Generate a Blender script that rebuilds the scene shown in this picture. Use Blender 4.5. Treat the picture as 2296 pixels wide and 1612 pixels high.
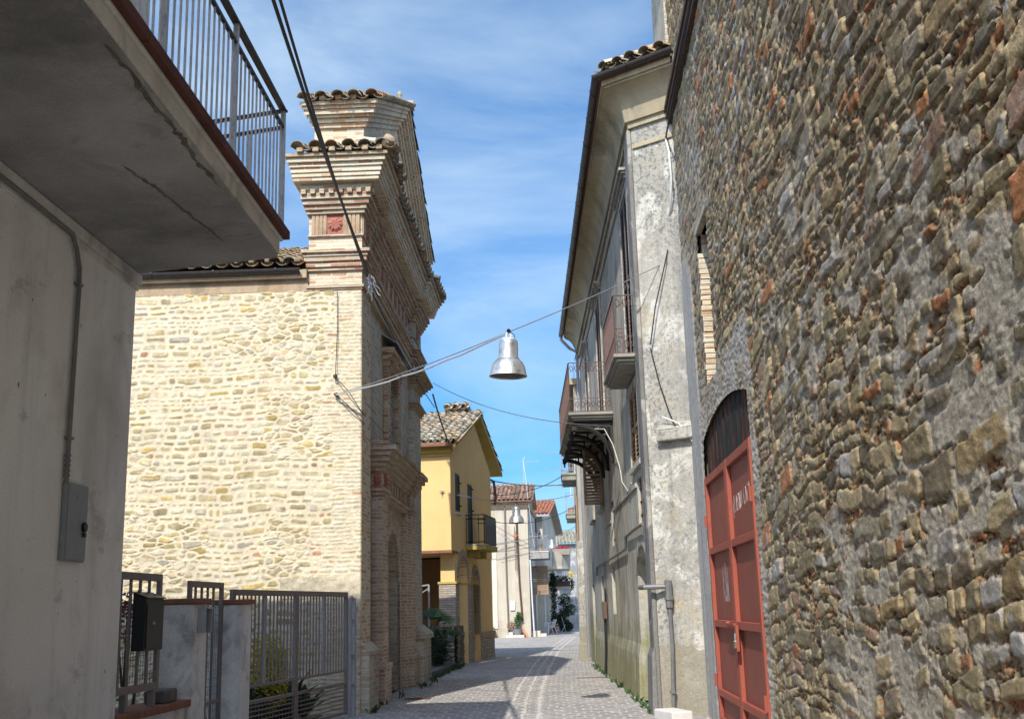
import bpy, math, random
import numpy as np
from mathutils import Vector, Matrix
R = math.radians
random.seed(7)
for o in list(bpy.data.objects): bpy.data.objects.remove(o)
S = bpy.context.scene; COL = S.collection

# ------------------------------------------------------------------ camera, sky, sun, exposure
cd = bpy.data.cameras.new('camera'); cam = bpy.data.objects.new('camera', cd); COL.objects.link(cam)
cd.sensor_width = 36.0; cd.lens = 36.0*2466/2296; cd.clip_start = 0.1; cd.clip_end = 2000
rt = Vector((0.9971, 0.0716, -0.0274)); up = Vector((0.0424, -0.2181, 0.9750)); fw = Vector((-0.0638, 0.9733, 0.2206))
cam.matrix_world = Matrix(((rt.x, up.x, -fw.x, 0), (rt.y, up.y, -fw.y, 0), (rt.z, up.z, -fw.z, 1.6), (0, 0, 0, 1)))
S.camera = cam
SUNV = Vector((-0.218, -1.04, 1.0)).normalized()
sd = bpy.data.lights.new('sun', 'SUN'); sun = bpy.data.objects.new('sun', sd); COL.objects.link(sun)
sd.energy = 2.3; sd.angle = R(0.53); sd.color = (1.0, 0.95, 0.86)
sun.rotation_euler = SUNV.to_track_quat('Z', 'Y').to_euler(); sun.location = (-8, -30, 40)
W = bpy.data.worlds.new('World'); S.world = W; W.use_nodes = True
nt = W.node_tree; nt.nodes.clear()
out = nt.nodes.new('ShaderNodeOutputWorld'); bg = nt.nodes.new('ShaderNodeBackground')
sky = nt.nodes.new('ShaderNodeTexSky'); sky.sky_type = 'NISHITA'; sky.sun_disc = False
sky.sun_elevation = math.asin(SUNV.z); sky.sun_rotation = math.atan2(SUNV.x, SUNV.y)
sky.altitude = 200; sky.air_density = 1.0; sky.dust_density = 1.4; sky.ozone_density = 4.0
bg.inputs['Strength'].default_value = 0.15
tc = nt.nodes.new('ShaderNodeTexCoord')
mp = nt.nodes.new('ShaderNodeMapping'); mp.inputs['Scale'].default_value = (1.0, 1.6, 2.6); mp.inputs['Rotation'].default_value = (0, R(25), R(20))
n1 = nt.nodes.new('ShaderNodeTexNoise'); n1.inputs['Scale'].default_value = 2.3; n1.inputs['Detail'].default_value = 9; n1.inputs['Roughness'].default_value = 0.56; n1.inputs['Distortion'].default_value = 0.5
rp = nt.nodes.new('ShaderNodeValToRGB'); rp.color_ramp.elements[0].position = 0.40; rp.color_ramp.elements[0].color = (0, 0, 0, 1); rp.color_ramp.elements[1].position = 0.70; rp.color_ramp.elements[1].color = (0.5, 0.5, 0.5, 1)
mx = nt.nodes.new('ShaderNodeMix'); mx.data_type = 'RGBA'
mx.inputs['B'].default_value = (2.7, 3.2, 3.5, 1)
hs = nt.nodes.new('ShaderNodeHueSaturation'); hs.inputs['Saturation'].default_value = 1.1; hs.inputs['Value'].default_value = 1.0
L = nt.links.new
sx = nt.nodes.new('ShaderNodeSeparateXYZ'); er = nt.nodes.new('ShaderNodeValToRGB'); er.color_ramp.elements[0].position = 0.0; er.color_ramp.elements[0].color = (.17, .34, .46, 1); er.color_ramp.elements[1].position = 0.5; er.color_ramp.elements[1].color = (.235, .455, .545, 1)
em = nt.nodes.new('ShaderNodeMix'); em.data_type = 'RGBA'; em.blend_type = 'MULTIPLY'; mr = nt.nodes.new('ShaderNodeMapRange'); mr.inputs['From Min'].default_value = .3; mr.inputs['From Max'].default_value = .85; mr.interpolation_type = 'SMOOTHSTEP'
L(tc.outputs['Generated'], sx.inputs[0]); L(sx.outputs['Z'], er.inputs['Fac']); L(sx.outputs['Y'], mr.inputs['Value']); L(mr.outputs['Result'], em.inputs['Factor']); L(er.outputs['Color'], em.inputs['B']); L(hs.outputs['Color'], em.inputs['A'])
L(tc.outputs['Generated'], mp.inputs['Vector']); L(mp.outputs['Vector'], n1.inputs['Vector']); L(n1.outputs['Fac'], rp.inputs['Fac'])
L(rp.outputs['Color'], mx.inputs['Factor']); L(sky.outputs['Color'], hs.inputs['Color']); L(em.outputs['Result'], mx.inputs['A']); L(mx.outputs['Result'], bg.inputs['Color']); L(bg.outputs['Background'], out.inputs['Surface'])
S.view_settings.view_transform = 'Standard'; S.view_settings.look = 'None'; S.view_settings.gamma = 1.0; S.view_settings.exposure = 1.28
S.view_settings.use_curve_mapping = False
S.cycles.max_bounces = 8; S.cycles.diffuse_bounces = 5; S.cycles.glossy_bounces = 2; S.cycles.use_adaptive_sampling = True

# ------------------------------------------------------------------ mesh helpers
class MB:
    def __init__(s): s.v = []; s.f = []
    def add(s, vs, fs):
        n = len(s.v); s.v += [tuple(p) for p in vs]; s.f += [tuple(i+n for i in f) for f in fs]; return s
    def box(s, x0, x1, y0, y1, z0, z1):
        return s.add([(x0,y0,z0),(x1,y0,z0),(x1,y1,z0),(x0,y1,z0),(x0,y0,z1),(x1,y0,z1),(x1,y1,z1),(x0,y1,z1)],
                     [(0,3,2,1),(4,5,6,7),(0,1,5,4),(1,2,6,5),(2,3,7,6),(3,0,4,7)])
    def bar(s, a, b, w, h=None):          # a square bar between two points
        h = h or w; a = Vector(a); b = Vector(b); d = (b-a).normalized()
        u = Vector((0,0,1)) if abs(d.z) < .95 else Vector((1,0,0))
        r = d.cross(u).normalized(); u = r.cross(d)
        vs = []
        for p in (a, b):
            for i, j in ((-1,-1),(1,-1),(1,1),(-1,1)): vs.append(p + r*i*w/2 + u*j*h/2)
        return s.add(vs, [(3,2,1,0),(4,5,6,7),(0,1,5,4),(1,2,6,5),(2,3,7,6),(3,0,4,7)])
    def tube(s, pts, r, n=8, cap=True):
        pts = [Vector(p) for p in pts]; m = len(pts); vs = []; rr = r if isinstance(r, (list, tuple)) else [r]*m
        prev = None
        for i, p in enumerate(pts):
            d = (pts[min(i+1, m-1)] - pts[max(i-1, 0)]).normalized()
            if prev is None:
                u = Vector((0,0,1)) if abs(d.z) < .9 else Vector((1,0,0)); a = d.cross(u).normalized()
            else: a = (prev - d*prev.dot(d)).normalized()
            prev = a; b = d.cross(a)
            for k in range(n):
                t = 2*math.pi*k/n; vs.append(p + (a*math.cos(t) + b*math.sin(t))*rr[i])
        fs = [(i*n+k, i*n+(k+1)%n, (i+1)*n+(k+1)%n, (i+1)*n+k) for i in range(m-1) for k in range(n)]
        if cap: fs += [tuple(range(n-1, -1, -1)), tuple((m-1)*n+k for k in range(n))]
        return s.add(vs, fs)
    def lathe(s, prof, n=24, c=(0,0,0)):
        vs = []; m = len(prof)
        for r, z in prof:
            for k in range(n):
                t = 2*math.pi*k/n; vs.append((c[0]+r*math.cos(t), c[1]+r*math.sin(t), c[2]+z))
        return s.add(vs, [(i*n+k, i*n+(k+1)%n, (i+1)*n+(k+1)%n, (i+1)*n+k) for i in range(m-1) for k in range(n)])
    def extr(s, poly, axis, a, b):        # polygon of 2 coordinates swept along the third axis
        def P(p, t): return {'x': (t,p[0],p[1]), 'y': (p[0],t,p[1]), 'z': (p[0],p[1],t)}[axis]
        n = len(poly); vs = [P(p, a) for p in poly] + [P(p, b) for p in poly]
        fs = [tuple(range(n-1, -1, -1)), tuple(range(n, 2*n))] + [(i, (i+1)%n, n+(i+1)%n, n+i) for i in range(n)]
        return s.add(vs, fs)

def build(name, mb, mat, parent=None, smooth=False, bevel=0, loc=None, rot=None, fix=True):
    me = bpy.data.meshes.new(name); me.from_pydata([tuple(v) for v in mb.v], [], mb.f); me.update()
    if fix:
        import bmesh
        b = bmesh.new(); b.from_mesh(me); bmesh.ops.recalc_face_normals(b, faces=b.faces); b.to_mesh(me); b.free()
    if smooth:
        me.polygons.foreach_set('use_smooth', [True]*len(me.polygons))
        try: me.set_sharp_from_angle(angle=R(40))
        except Exception: pass
    me.materials.append(mat)
    o = bpy.data.objects.new(name, me); COL.objects.link(o)
    if parent is not None: o.parent = parent
    if loc: o.location = loc
    if rot: o.rotation_euler = rot
    if bevel:
        m = o.modifiers.new('bevel', 'BEVEL'); m.width = bevel; m.segments = 2; m.limit_method = 'ANGLE'; m.angle_limit = R(40)
    return o
def tag(o, label=None, cat=None, group=None, kind=None):
    if label: o['label'] = label
    if cat: o['category'] = cat
    if group: o['group'] = group
    if kind: o['kind'] = kind
    return o
def thing(name, label, cat, loc=(0,0,0), rz=0, group=None):
    o = bpy.data.objects.new(name, None); COL.objects.link(o); o.empty_display_size = .2
    o.location = loc; o.rotation_euler = (0,0,R(rz)); return tag(o, label, cat, group)
def copyp(o, parent, loc=None, rot=None):
    c = o.copy(); COL.objects.link(c); c.parent = parent
    if loc: c.location = loc
    if rot: c.rotation_euler = rot
    return c
def fpt(o, rz, p):                        # local frame point to world
    a = R(rz); return Vector((o[0]+math.cos(a)*p[0]-math.sin(a)*p[1], o[1]+math.sin(a)*p[0]+math.cos(a)*p[1], p[2]))
def pieces(name, boxes, mat, parent=None, bevel=0):   # each box an object of its own
    return [build(name, MB().box(*b), mat, parent, bevel=bevel) for b in boxes]
def sag(a, b, s, n=14):
    a = Vector(a); b = Vector(b); return [a.lerp(b, i/n) - Vector((0,0,4*s*(i/n)*(1-i/n))) for i in range(n+1)]

# ------------------------------------------------------------------ numpy noise, stone fields
def h2(ix, iy, s):
    ix = ix.astype(np.int64); iy = iy.astype(np.int64)
    v = (ix*374761393 + iy*668265263 + s*974634211) & 0x7fffffff
    v = ((v ^ (v >> 13))*1274126177) & 0x7fffffff
    v = ((v ^ (v >> 16))*1103515245) & 0x7fffffff
    return ((v >> 7) & 0xffff)/65535.0
def vn(x, y, s):
    ix = np.floor(x); iy = np.floor(y); fx = x-ix; fy = y-iy; fx = fx*fx*(3-2*fx); fy = fy*fy*(3-2*fy)
    a = h2(ix,iy,s); b = h2(ix+1,iy,s); c = h2(ix,iy+1,s); d = h2(ix+1,iy+1,s)
    return (a*(1-fx)+b*fx)*(1-fy) + (c*(1-fx)+d*fx)*fy
def fbm(x, y, s, o=4, g=.5):
    r = 0; a = 1; t = 0
    for i in range(o): r = r + a*vn(x*2**i + 17.3*i, y*2**i + 5.1*i, s+i*31); t += a; a *= g
    return r/t
def sstep(a, b, x): t = np.clip((x-a)/(b-a), 0, 1); return t*t*(3-2*t)
def pick(pal, r):
    pal = np.array(pal); w = np.cumsum(pal[:,3]); w /= w[-1]; return pal[np.minimum(np.searchsorted(w, r), len(pal)-1), :3]

def rubble(U, V, cu, cv, seed, pal, spread=.55, warp=.06, ang=1.1, pw=2.4):
    """irregular stones: cells of uneven size, each with its own colour, rise and tilt"""
    U = U + warp*(fbm(U*5, V*5, seed+90, 3)-.5); V = V + warp*(fbm(U*5+40, V*5, seed+91, 3)-.5)
    gi = np.floor(U/cu); gj = np.floor(V/cv)
    f1 = np.full(U.shape, 9.); f2 = np.full(U.shape, 9.); ia = np.zeros(U.shape); ja = np.zeros(U.shape); lx = np.zeros(U.shape); ly = np.zeros(U.shape)
    for di in (-2,-1,0,1,2):
        for dj in (-2,-1,0,1,2):
            i = gi+di; j = gj+dj
            px = (i+.5+.95*(h2(i,j,seed)-.5)+.5*(j%2))*cu; py = (j+.5+.9*(h2(i,j,seed+1)-.5))*cv
            sz = np.exp(spread*(h2(i,j,seed+2)*2-1.15)); an = (h2(i,j,seed+3)-.5)*ang; st = 1+.9*(h2(i,j,seed+4)-.35)
            dx = U-px; dy = V-py; c = np.cos(an); s = np.sin(an)
            qx = (c*dx+s*dy)/(cu*st); qy = (-s*dx+c*dy)/cv
            d = (np.abs(qx)**pw+np.abs(qy)**pw)**(1/pw)/sz
            m = d < f1
            f2 = np.where(m, f1, np.minimum(f2, d)); f1 = np.where(m, d, f1)
            ia = np.where(m, i, ia); ja = np.where(m, j, ja); lx = np.where(m, dx, lx); ly = np.where(m, dy, ly)
    e = (f2-f1)
    col = pick(pal, h2(ia, ja, seed+5).ravel()).reshape(U.shape+(3,))
    col = col*(.78+.44*h2(ia, ja, seed+6))[..., None]
    tilt = (h2(ia,ja,seed+7)-.5)*lx + (h2(ia,ja,seed+8)-.5)*ly
    return e, f1, col, h2(ia,ja,seed+9), tilt
def coursed(U, V, seed, pal, rows=(.09,.19), asp=(1.1,3.2), gap=.016, wave=.05, vmax=8, rad=.36):
    """stones laid in wavy courses with rounded corners"""
    rng = np.random.RandomState(seed)
    Vw = V + wave*(fbm(U*1.3, V*.7, seed+1, 3)-.5)*2 + .03*(fbm(U*6, V*6, seed+2, 2)-.5); Uw = U + .03*(fbm(U*7, V*7, seed+3, 2)-.5)
    e = np.full(U.shape, -1.); col = np.zeros(U.shape+(3,)); rise = np.zeros(U.shape); tl = np.zeros(U.shape)
    z = V.min()-.5; u0, u1 = U.min()-.5, U.max()+.5
    while z < vmax:
        h = rng.uniform(*rows); m = (Vw >= z) & (Vw < z+h)
        if m.any():
            xs = [u0]
            while xs[-1] < u1: xs.append(xs[-1]+h*rng.uniform(*asp)*(.55 if rng.rand() < .25 else 1))
            xs = np.array(xs); n = len(xs)-1
            k = np.clip(np.searchsorted(xs, Uw[m])-1, 0, n-1)
            w = np.diff(xs)[k]; hh = h*rng.uniform(.66, 1.0, n)[k]; ww = w*rng.uniform(.86, .98, n)[k]
            cy = z+h/2+(rng.rand(n)-.5)[k]*(h-hh); cx = xs[:-1][k]+w/2
            qx = np.abs(Uw[m]-cx)-(ww/2-gap); qy = np.abs(Vw[m]-cy)-(hh/2-gap*.7); r = np.minimum(hh*rad, .045)
            d = np.sqrt(np.maximum(qx+r, 0)**2+np.maximum(qy+r, 0)**2)+np.minimum(np.maximum(qx+r, qy+r), 0)-r
            e[m] = -d; col[m] = pick(pal, rng.rand(n))[k]*rng.uniform(.8, 1.18, n)[k][:, None]
            rise[m] = rng.rand(n)[k]; tl[m] = (rng.rand(n)-.5)[k]*(Uw[m]-cx)+(rng.rand(n)-.5)[k]*(Vw[m]-cy)
        z += h
    return e, col, rise, tl
def grid_mesh(name, P, C, mat, parent=None, hole=None, flip=False):
    a, b = P.shape[:2]; idx = np.arange(a*b).reshape(a, b)
    q = np.stack([idx[:-1,:-1], idx[1:,:-1], idx[1:,1:], idx[:-1,1:]], -1).reshape(-1, 4)
    if flip: q = q[:, ::-1]
    if hole is not None: q = q[~hole.reshape(-1)]
    me = bpy.data.meshes.new(name); me.vertices.add(a*b); me.vertices.foreach_set('co', P.astype(np.float32).ravel())
    me.loops.add(q.size); me.loops.foreach_set('vertex_index', q.astype(np.int32).ravel())
    me.polygons.add(len(q)); me.polygons.foreach_set('loop_start', (np.arange(len(q))*4).astype(np.int32)); me.polygons.foreach_set('loop_total', np.full(len(q), 4, np.int32))
    me.polygons.foreach_set('use_smooth', np.ones(len(q), bool)); me.update(); me.validate()
    at = me.color_attributes.new('col', 'FLOAT_COLOR', 'POINT')
    at.data.foreach_set('color', np.concatenate([C.reshape(-1,3), np.ones((a*b,1))], 1).astype(np.float32).ravel())
    me.materials.append(mat); o = bpy.data.objects.new(name, me); COL.objects.link(o)
    if parent is not None: o.parent = parent
    return o

# ------------------------------------------------------------------ materials
class NT:
    def __init__(s, name):
        s.m = bpy.data.materials.new(name); s.m.use_nodes = True; s.t = s.m.node_tree; s.b = s.t.nodes['Principled BSDF']
        s.c = s.n('ShaderNodeTexCoord'); s.P = s.c.outputs['Object']
    def n(s, t): return s.t.nodes.new(t)
    def l(s, a, b): s.t.links.new(a, b)
    def val(s, node, key, v):
        i = node.inputs[key]
        if hasattr(v, 'is_linked') or isinstance(v, bpy.types.NodeSocket): s.l(v, i)
        else: i.default_value = v
    def map(s, sc=(1,1,1), vec=None, rot=(0,0,0), loc=(0,0,0)):
        m = s.n('ShaderNodeMapping'); s.l(vec or s.P, m.inputs[0]); m.inputs['Scale'].default_value = sc; m.inputs['Rotation'].default_value = rot; m.inputs['Location'].default_value = loc; return m.outputs[0]
    def noise(s, scale, detail=4, rough=.55, vec=None, dist=0):
        m = s.n('ShaderNodeTexNoise'); s.l(vec or s.P, m.inputs['Vector']); m.inputs['Scale'].default_value = scale; m.inputs['Detail'].default_value = detail; m.inputs['Roughness'].default_value = rough; m.inputs['Distortion'].default_value = dist
        return m.outputs['Fac']
    def vor(s, scale, vec=None, feat='F1'):
        m = s.n('ShaderNodeTexVoronoi'); m.feature = feat; s.l(vec or s.P, m.inputs['Vector']); m.inputs['Scale'].default_value = scale; return m.outputs['Distance']
    def ramp(s, f, stops, interp='LINEAR'):
        m = s.n('ShaderNodeValToRGB'); s.l(f, m.inputs[0]); e = m.color_ramp; e.interpolation = interp
        while len(e.elements) > 1: e.elements.remove(e.elements[-1])
        for i, (p, c) in enumerate(stops):
            k = e.elements[0] if i == 0 else e.elements.new(p)
            k.position = p; k.color = (c, c, c, 1) if isinstance(c, (int, float)) else (*c, 1)
        return m.outputs[0]
    def mix(s, f, a, b, mode='MIX'):
        m = s.n('ShaderNodeMix'); m.data_type = 'RGBA'; m.blend_type = mode
        for k, v in (('Factor', f), ('A', a), ('B', b)):
            i = [q for q in m.inputs if q.name == k and (q.type == 'RGBA' if k != 'Factor' else q.type == 'VALUE')][0]
            if isinstance(v, bpy.types.NodeSocket): s.l(v, i)
            elif k == 'Factor': i.default_value = v
            else: i.default_value = (*v, 1) if len(v) == 3 else v
        return [q for q in m.outputs if q.type == 'RGBA'][0]
    def math(s, op, a, b=0., clamp=False):
        m = s.n('ShaderNodeMath'); m.operation = op; m.use_clamp = clamp
        for i, v in enumerate((a, b)):
            if isinstance(v, bpy.types.NodeSocket): s.l(v, m.inputs[i])
            else: m.inputs[i].default_value = v
        return m.outputs[0]
    def xyz(s, vec=None):
        m = s.n('ShaderNodeSeparateXYZ'); s.l(vec or s.P, m.inputs[0]); return m.outputs
    def comb(s, x, y, z=0.):
        m = s.n('ShaderNodeCombineXYZ')
        for i, v in enumerate((x, y, z)):
            if isinstance(v, bpy.types.NodeSocket): s.l(v, m.inputs[i])
            else: m.inputs[i].default_value = v
        return m.outputs[0]
    def boxuv(s):                           # metres along a wall, metres up; for walls facing any side of the object
        N = s.xyz(s.c.outputs['Normal']); p = s.xyz()
        fx = s.math('GREATER_THAN', s.math('ABSOLUTE', N[0]), .7); fz = s.math('GREATER_THAN', s.math('ABSOLUTE', N[2]), .7)
        u = s.math('ADD', s.math('MULTIPLY', p[1], fx), s.math('MULTIPLY', p[0], s.math('SUBTRACT', 1., fx)))
        v = s.math('ADD', s.math('MULTIPLY', p[1], fz), s.math('MULTIPLY', p[2], s.math('SUBTRACT', 1., fz)))
        return u, v
    def bump(s, h, d=.01, st=1., prev=None):
        m = s.n('ShaderNodeBump'); s.l(h, m.inputs['Height']); m.inputs['Distance'].default_value = d; m.inputs['Strength'].default_value = st
        if prev is not None: s.l(prev, m.inputs['Normal'])
        return m.outputs[0]
    def done(s, col, rough=.8, nrm=None, metal=0., spec=.3):
        s.val(s.b, 'Base Color', (*col, 1) if isinstance(col, tuple) else col); s.val(s.b, 'Roughness', rough); s.val(s.b, 'Metallic', metal)
        s.b.inputs['Specular IOR Level'].default_value = spec
        if nrm is not None: s.l(nrm, s.b.inputs['Normal'])
        return s.m

def plaster(name, a, b, stain, sc=1.2, amt=.5, streak=.5, grain=.35, bump=.006, moss=None, patch=None, crack=False, rough=.9, mossh=1.5, speck=False):
    t = NT(name); big = t.noise(sc, 6, .6); col = t.mix(t.ramp(big, [(.35, 0.), (.68, 1.)]), a, b)
    if patch is not None: col = t.mix(t.ramp(t.noise(sc*1.7, 8, .62, t.map((1,1,1), loc=(7,3,1)), .6), [(.55, 0.), (.6, 1.)]), col, patch)
    f = t.noise(sc*.8, 7, .65, t.map((1,1,1), loc=(3,9,4)), .4); col = t.mix(t.ramp(f, [(.52, 0.), (.72, amt)]), col, stain)
    if streak: 
        g = t.noise(1., 6, .6, t.map((5,5,.35))); col = t.mix(t.ramp(g, [(.5, 0.), (.75, streak)]), col, stain)
    if moss is not None:
        z = t.xyz()[2]; k = t.math('SUBTRACT', t.math('MULTIPLY', t.noise(2.2, 6, .65), 2.4), t.math('DIVIDE', z, mossh)); col = t.mix(t.ramp(k, [(.35, 0.), (.9, .75)]), col, moss)
    fine = t.noise(55, 5, .7); col = t.mix(grain, col, t.ramp(fine, [(.3, .25), (.7, 1.)]), 'MULTIPLY')
    med = t.noise(9, 6, .65)
    if speck:
        col = t.mix(t.ramp(t.noise(13, 2, .5, t.map((1,1,.55))), [(.735, 0.), (.76, .8)]), col, (.07,.06,.05)); z = t.xyz()[2]; k = t.math('SUBTRACT', t.math('MULTIPLY', t.noise(3.2, 7, .7), 2.2), t.math('DIVIDE', z, 1.45)); col = t.mix(t.ramp(k, [(.52, 0.), (.72, .5)]), col, (.42,.41,.385)); col = t.mix(t.ramp(t.noise(1.1, 8, .75, t.map((1,1,2.2), loc=(6,2,3))), [(.60, 0.), (.66, .35)]), col, stain)
    if crack:
        v = t.vor(.55, t.map((1,1,.8)), 'DISTANCE_TO_EDGE'); 
        w = t.n('ShaderNodeTexVoronoi'); w.feature = 'DISTANCE_TO_EDGE'; w.inputs['Scale'].default_value = .6
        q = t.n('ShaderNodeVectorMath'); q.operation = 'ADD'; nn = t.n('ShaderNodeTexNoise'); nn.inputs['Scale'].default_value = 3; nn.inputs['Detail'].default_value = 6; t.l(t.P, nn.inputs['Vector'])
        t.l(t.P, q.inputs[0]); t.l(nn.outputs['Color'], q.inputs[1]); t.l(q.outputs[0], w.inputs['Vector'])
        col = t.mix(t.ramp(w.outputs['Distance'], [(.002, .75), (.008, 0.)]), col, (.05,.045,.04))
    n = t.bump(med, bump*2, .6, t.bump(fine, bump, .6))
    return t.done(col, rough, n, spec=.15)
def brick(name, pal, mortar, bw=.27, rh=.068, ms=.011, dirt=(.12,.11,.09), dirta=.35, bump=.008, off=.5, vertical=False):
    t = NT(name); u, v = t.boxuv()
    if vertical: u, v = v, u
    ds = t.noise(3.5, 3); u = t.math('ADD', u, t.math('MULTIPLY', t.math('SUBTRACT', ds, .5), .05)); v = t.math('ADD', v, t.math('MULTIPLY', t.math('SUBTRACT', t.noise(4.5, 3, .5, t.map(loc=(5,5,5))), .5), .04))
    k = t.n('ShaderNodeTexBrick'); t.l(t.comb(u, v), k.inputs['Vector']); k.inputs['Scale'].default_value = 1; k.inputs['Brick Width'].default_value = bw; k.inputs['Row Height'].default_value = rh
    k.inputs['Mortar Size'].default_value = ms; k.inputs['Mortar Smooth'].default_value = .4; k.inputs['Color1'].default_value = (0,0,0,1); k.inputs['Color2'].default_value = (1,1,1,1); k.inputs['Mortar'].default_value = (.5,.5,.5,1); k.offset = off
    n = len(pal); col = t.ramp(k.outputs['Color'], [(i/n, c) for i, c in enumerate(pal)], 'CONSTANT')
    col = t.mix(.5, col, t.ramp(t.noise(14, 5, .7), [(.25, .45), (.75, 1.25)]), 'MULTIPLY')
    f = t.math('MAXIMUM', k.outputs['Fac'], t.ramp(t.noise(7, 6, .7, t.map(loc=(2,4,8))), [(.63, 0.), (.75, .8)])); col = t.mix(f, col, mortar)
    col = t.mix(t.ramp(t.noise(.9, 7, .65, t.map((1,1,.6))), [(.48, 0.), (.75, dirta)]), col, dirt)
    h = t.math('ADD', t.math('SUBTRACT', 1., k.outputs['Fac']), t.math('MULTIPLY', t.noise(30, 5, .7), .6))
    return t.done(col, .92, t.bump(h, bump, .9), spec=.1)
def stonev(name, gscale=45, grain=.5, bump=.004, rough=.93):
    t = NT(name); a = t.n('ShaderNodeAttribute'); a.attribute_name = 'col'
    f = t.noise(gscale, 6, .7); g = t.noise(gscale*.22, 5, .65)
    col = t.mix(grain, a.outputs['Color'], t.ramp(f, [(.25, .35), (.5, .95), (.78, 1.45)]), 'MULTIPLY'); col = t.mix(grain*.8, col, t.ramp(g, [(.3, .6), (.7, 1.25)]), 'MULTIPLY')
    return t.done(col, rough, t.bump(g, bump*3, .7, t.bump(f, bump, .8)), spec=.1)
def tilemat(name, lich=(.42,.40,.32), lamt=.7):
    t = NT(name); a = t.n('ShaderNodeAttribute'); a.attribute_name = 'col'
    col = t.mix(.55, a.outputs['Color'], t.ramp(t.noise(18, 5, .7), [(.25, .4), (.75, 1.3)]), 'MULTIPLY')
    col = t.mix(t.ramp(t.noise(6, 7, .7), [(.47, 0.), (.6, lamt)]), col, lich); col = t.mix(t.ramp(t.noise(9, 6, .7, t.map(loc=(4,4,4))), [(.6, 0.), (.7, .7)]), col, (.06,.055,.045))
    return t.done(col, .92, t.bump(t.noise(40, 5, .7), .006, .8), spec=.1)
def metal(name, c, rough=.45, met=.6, rust=None, ramt=.5, sc=7, bump=.0015):
    t = NT(name); n = t.noise(sc, 6, .65); col = t.mix(t.ramp(n, [(.3, .15), (.7, .0)]), c, (.02,.02,.02))
    if rust is not None: col = t.mix(t.ramp(t.noise(sc*2, 7, .7, t.map(loc=(3,1,2))), [(.52, 0.), (.66, ramt)]), col, rust)
    r = t.math('ADD', t.math('MULTIPLY', n, .3), rough-.15, True)
    return t.done(col, r, t.bump(t.noise(sc*8, 4), bump, .5), met, .4)
def wood(name, a, b, axis=2, rough=.75):
    t = NT(name); sc = [14,14,14]; sc[axis] = .9
    n = t.noise(2.2, 6, .65, t.map(tuple(sc))); col = t.mix(t.ramp(n, [(.3, 0.), (.7, 1.)]), a, b); col = t.mix(.5, col, t.ramp(t.noise(3, 5), [(.3, .55), (.7, 1.15)]), 'MULTIPLY')
    return t.done(col, rough, t.bump(n, .004, .7), spec=.25)
def plain(name, c, rough=.6, met=0., spec=.4, var=.25):
    t = NT(name); col = t.mix(var, c, t.ramp(t.noise(12, 5, .65), [(.3, .5), (.7, 1.15)]), 'MULTIPLY'); return t.done(col, rough, t.bump(t.noise(60, 3), .001, .4), met, spec)
# ------------------------------------------------------------------ shared materials
BR_P = [(.42,.21,.13),(.33,.16,.10),(.50,.40,.27),(.45,.28,.17),(.55,.47,.34),(.38,.19,.12),(.47,.36,.23)]
M_brick = brick('church_brick', BR_P, (.46,.41,.33), dirta=.45)
M_brickpale = brick('pale_church_brick', [(.58,.50,.36),(.62,.56,.43),(.52,.36,.22),(.60,.53,.40),(.48,.29,.17),(.60,.50,.34)], (.62,.56,.45), dirta=.25)
M_facade = brick('facade_stone_brick', [(.48,.43,.33),(.42,.38,.30),(.52,.47,.37),(.44,.32,.23),(.40,.37,.30),(.50,.46,.36),(.46,.41,.32)], (.52,.49,.42), bw=.31, rh=.1, ms=.016, dirta=.5, bump=.014)
M_portal = brick('portal_brick', [(.44,.31,.23),(.37,.24,.17),(.48,.37,.28),(.42,.31,.23),(.50,.42,.32)], (.50,.45,.38), dirta=.3)
M_mould = plaster('moulded_terracotta', (.52,.42,.29), (.44,.30,.19), (.20,.17,.12), 2.2, .7, .45, .5, .008)
M_terra = plaster('red_terracotta', (.45,.19,.14), (.38,.15,.11), (.25,.12,.09), 4, .4, 0, .4, .004)
M_stone = stonev('wall_stone'); M_rough = stonev('rubble_stone', 70, .68, .005)
M_tile = tilemat('old_roof_tile'); M_tile2 = tilemat('far_roof_tile', (.30,.24,.17), .3)
M_white = plaster('grey_white_render', (.86,.86,.84), (.77,.77,.75), (.20,.185,.16), .8, .40, .22, .28, .004, speck=True)
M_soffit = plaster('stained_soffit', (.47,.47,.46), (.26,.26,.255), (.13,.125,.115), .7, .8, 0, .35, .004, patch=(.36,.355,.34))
M_fascia = plaster('pale_fascia', (.74,.73,.70), (.60,.59,.55), (.18,.16,.13), 1.6, .8, .3, .3, .004)
M_coping = plaster('red_brown_coping', (.17,.075,.06), (.12,.055,.045), (.06,.04,.035), 2, .5, 0, .4, .003)
M_cop2 = plaster('clay_coping', (.34,.16,.10), (.25,.12,.08), (.10,.08,.06), 3, .6, 0, .4, .004)
M_iron = metal('dark_iron', (.05,.045,.043), .5, .5, (.12,.05,.03), .5)
M_galv = metal('galvanised_bar', (.52,.53,.53), .42, .35, (.10,.09,.085), .6)
M_gate = metal('brown_grey_gate_paint', (.20,.17,.165), .55, .1, (.19,.09,.06), .6)
M_gateg = metal('grey_gate_paint', (.30,.30,.32), .5, .25, (.14,.08,.06), .3)
M_black = plain('black_metal', (.012,.012,.013), .45, .2)
M_zinc = metal('zinc_sheet', (.42,.45,.48), .4, .8, None)
M_gutter = metal('dark_brown_gutter', (.055,.048,.045), .42, .3, (.12,.10,.08), .4)
M_cable = plain('black_cable', (.02,.02,.022), .6)
M_wire = metal('steel_wire', (.36,.38,.40), .4, .7)
M_wrap = metal('silver_wrapped_wire', (.62,.64,.66), .35, .6)
M_alu = metal('weathered_aluminium', (.56,.585,.60), .42, .75, (.26,.24,.21), .75, 5)
M_lampin = plain('lamp_inside', (.30,.27,.26), .55, .3)
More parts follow.
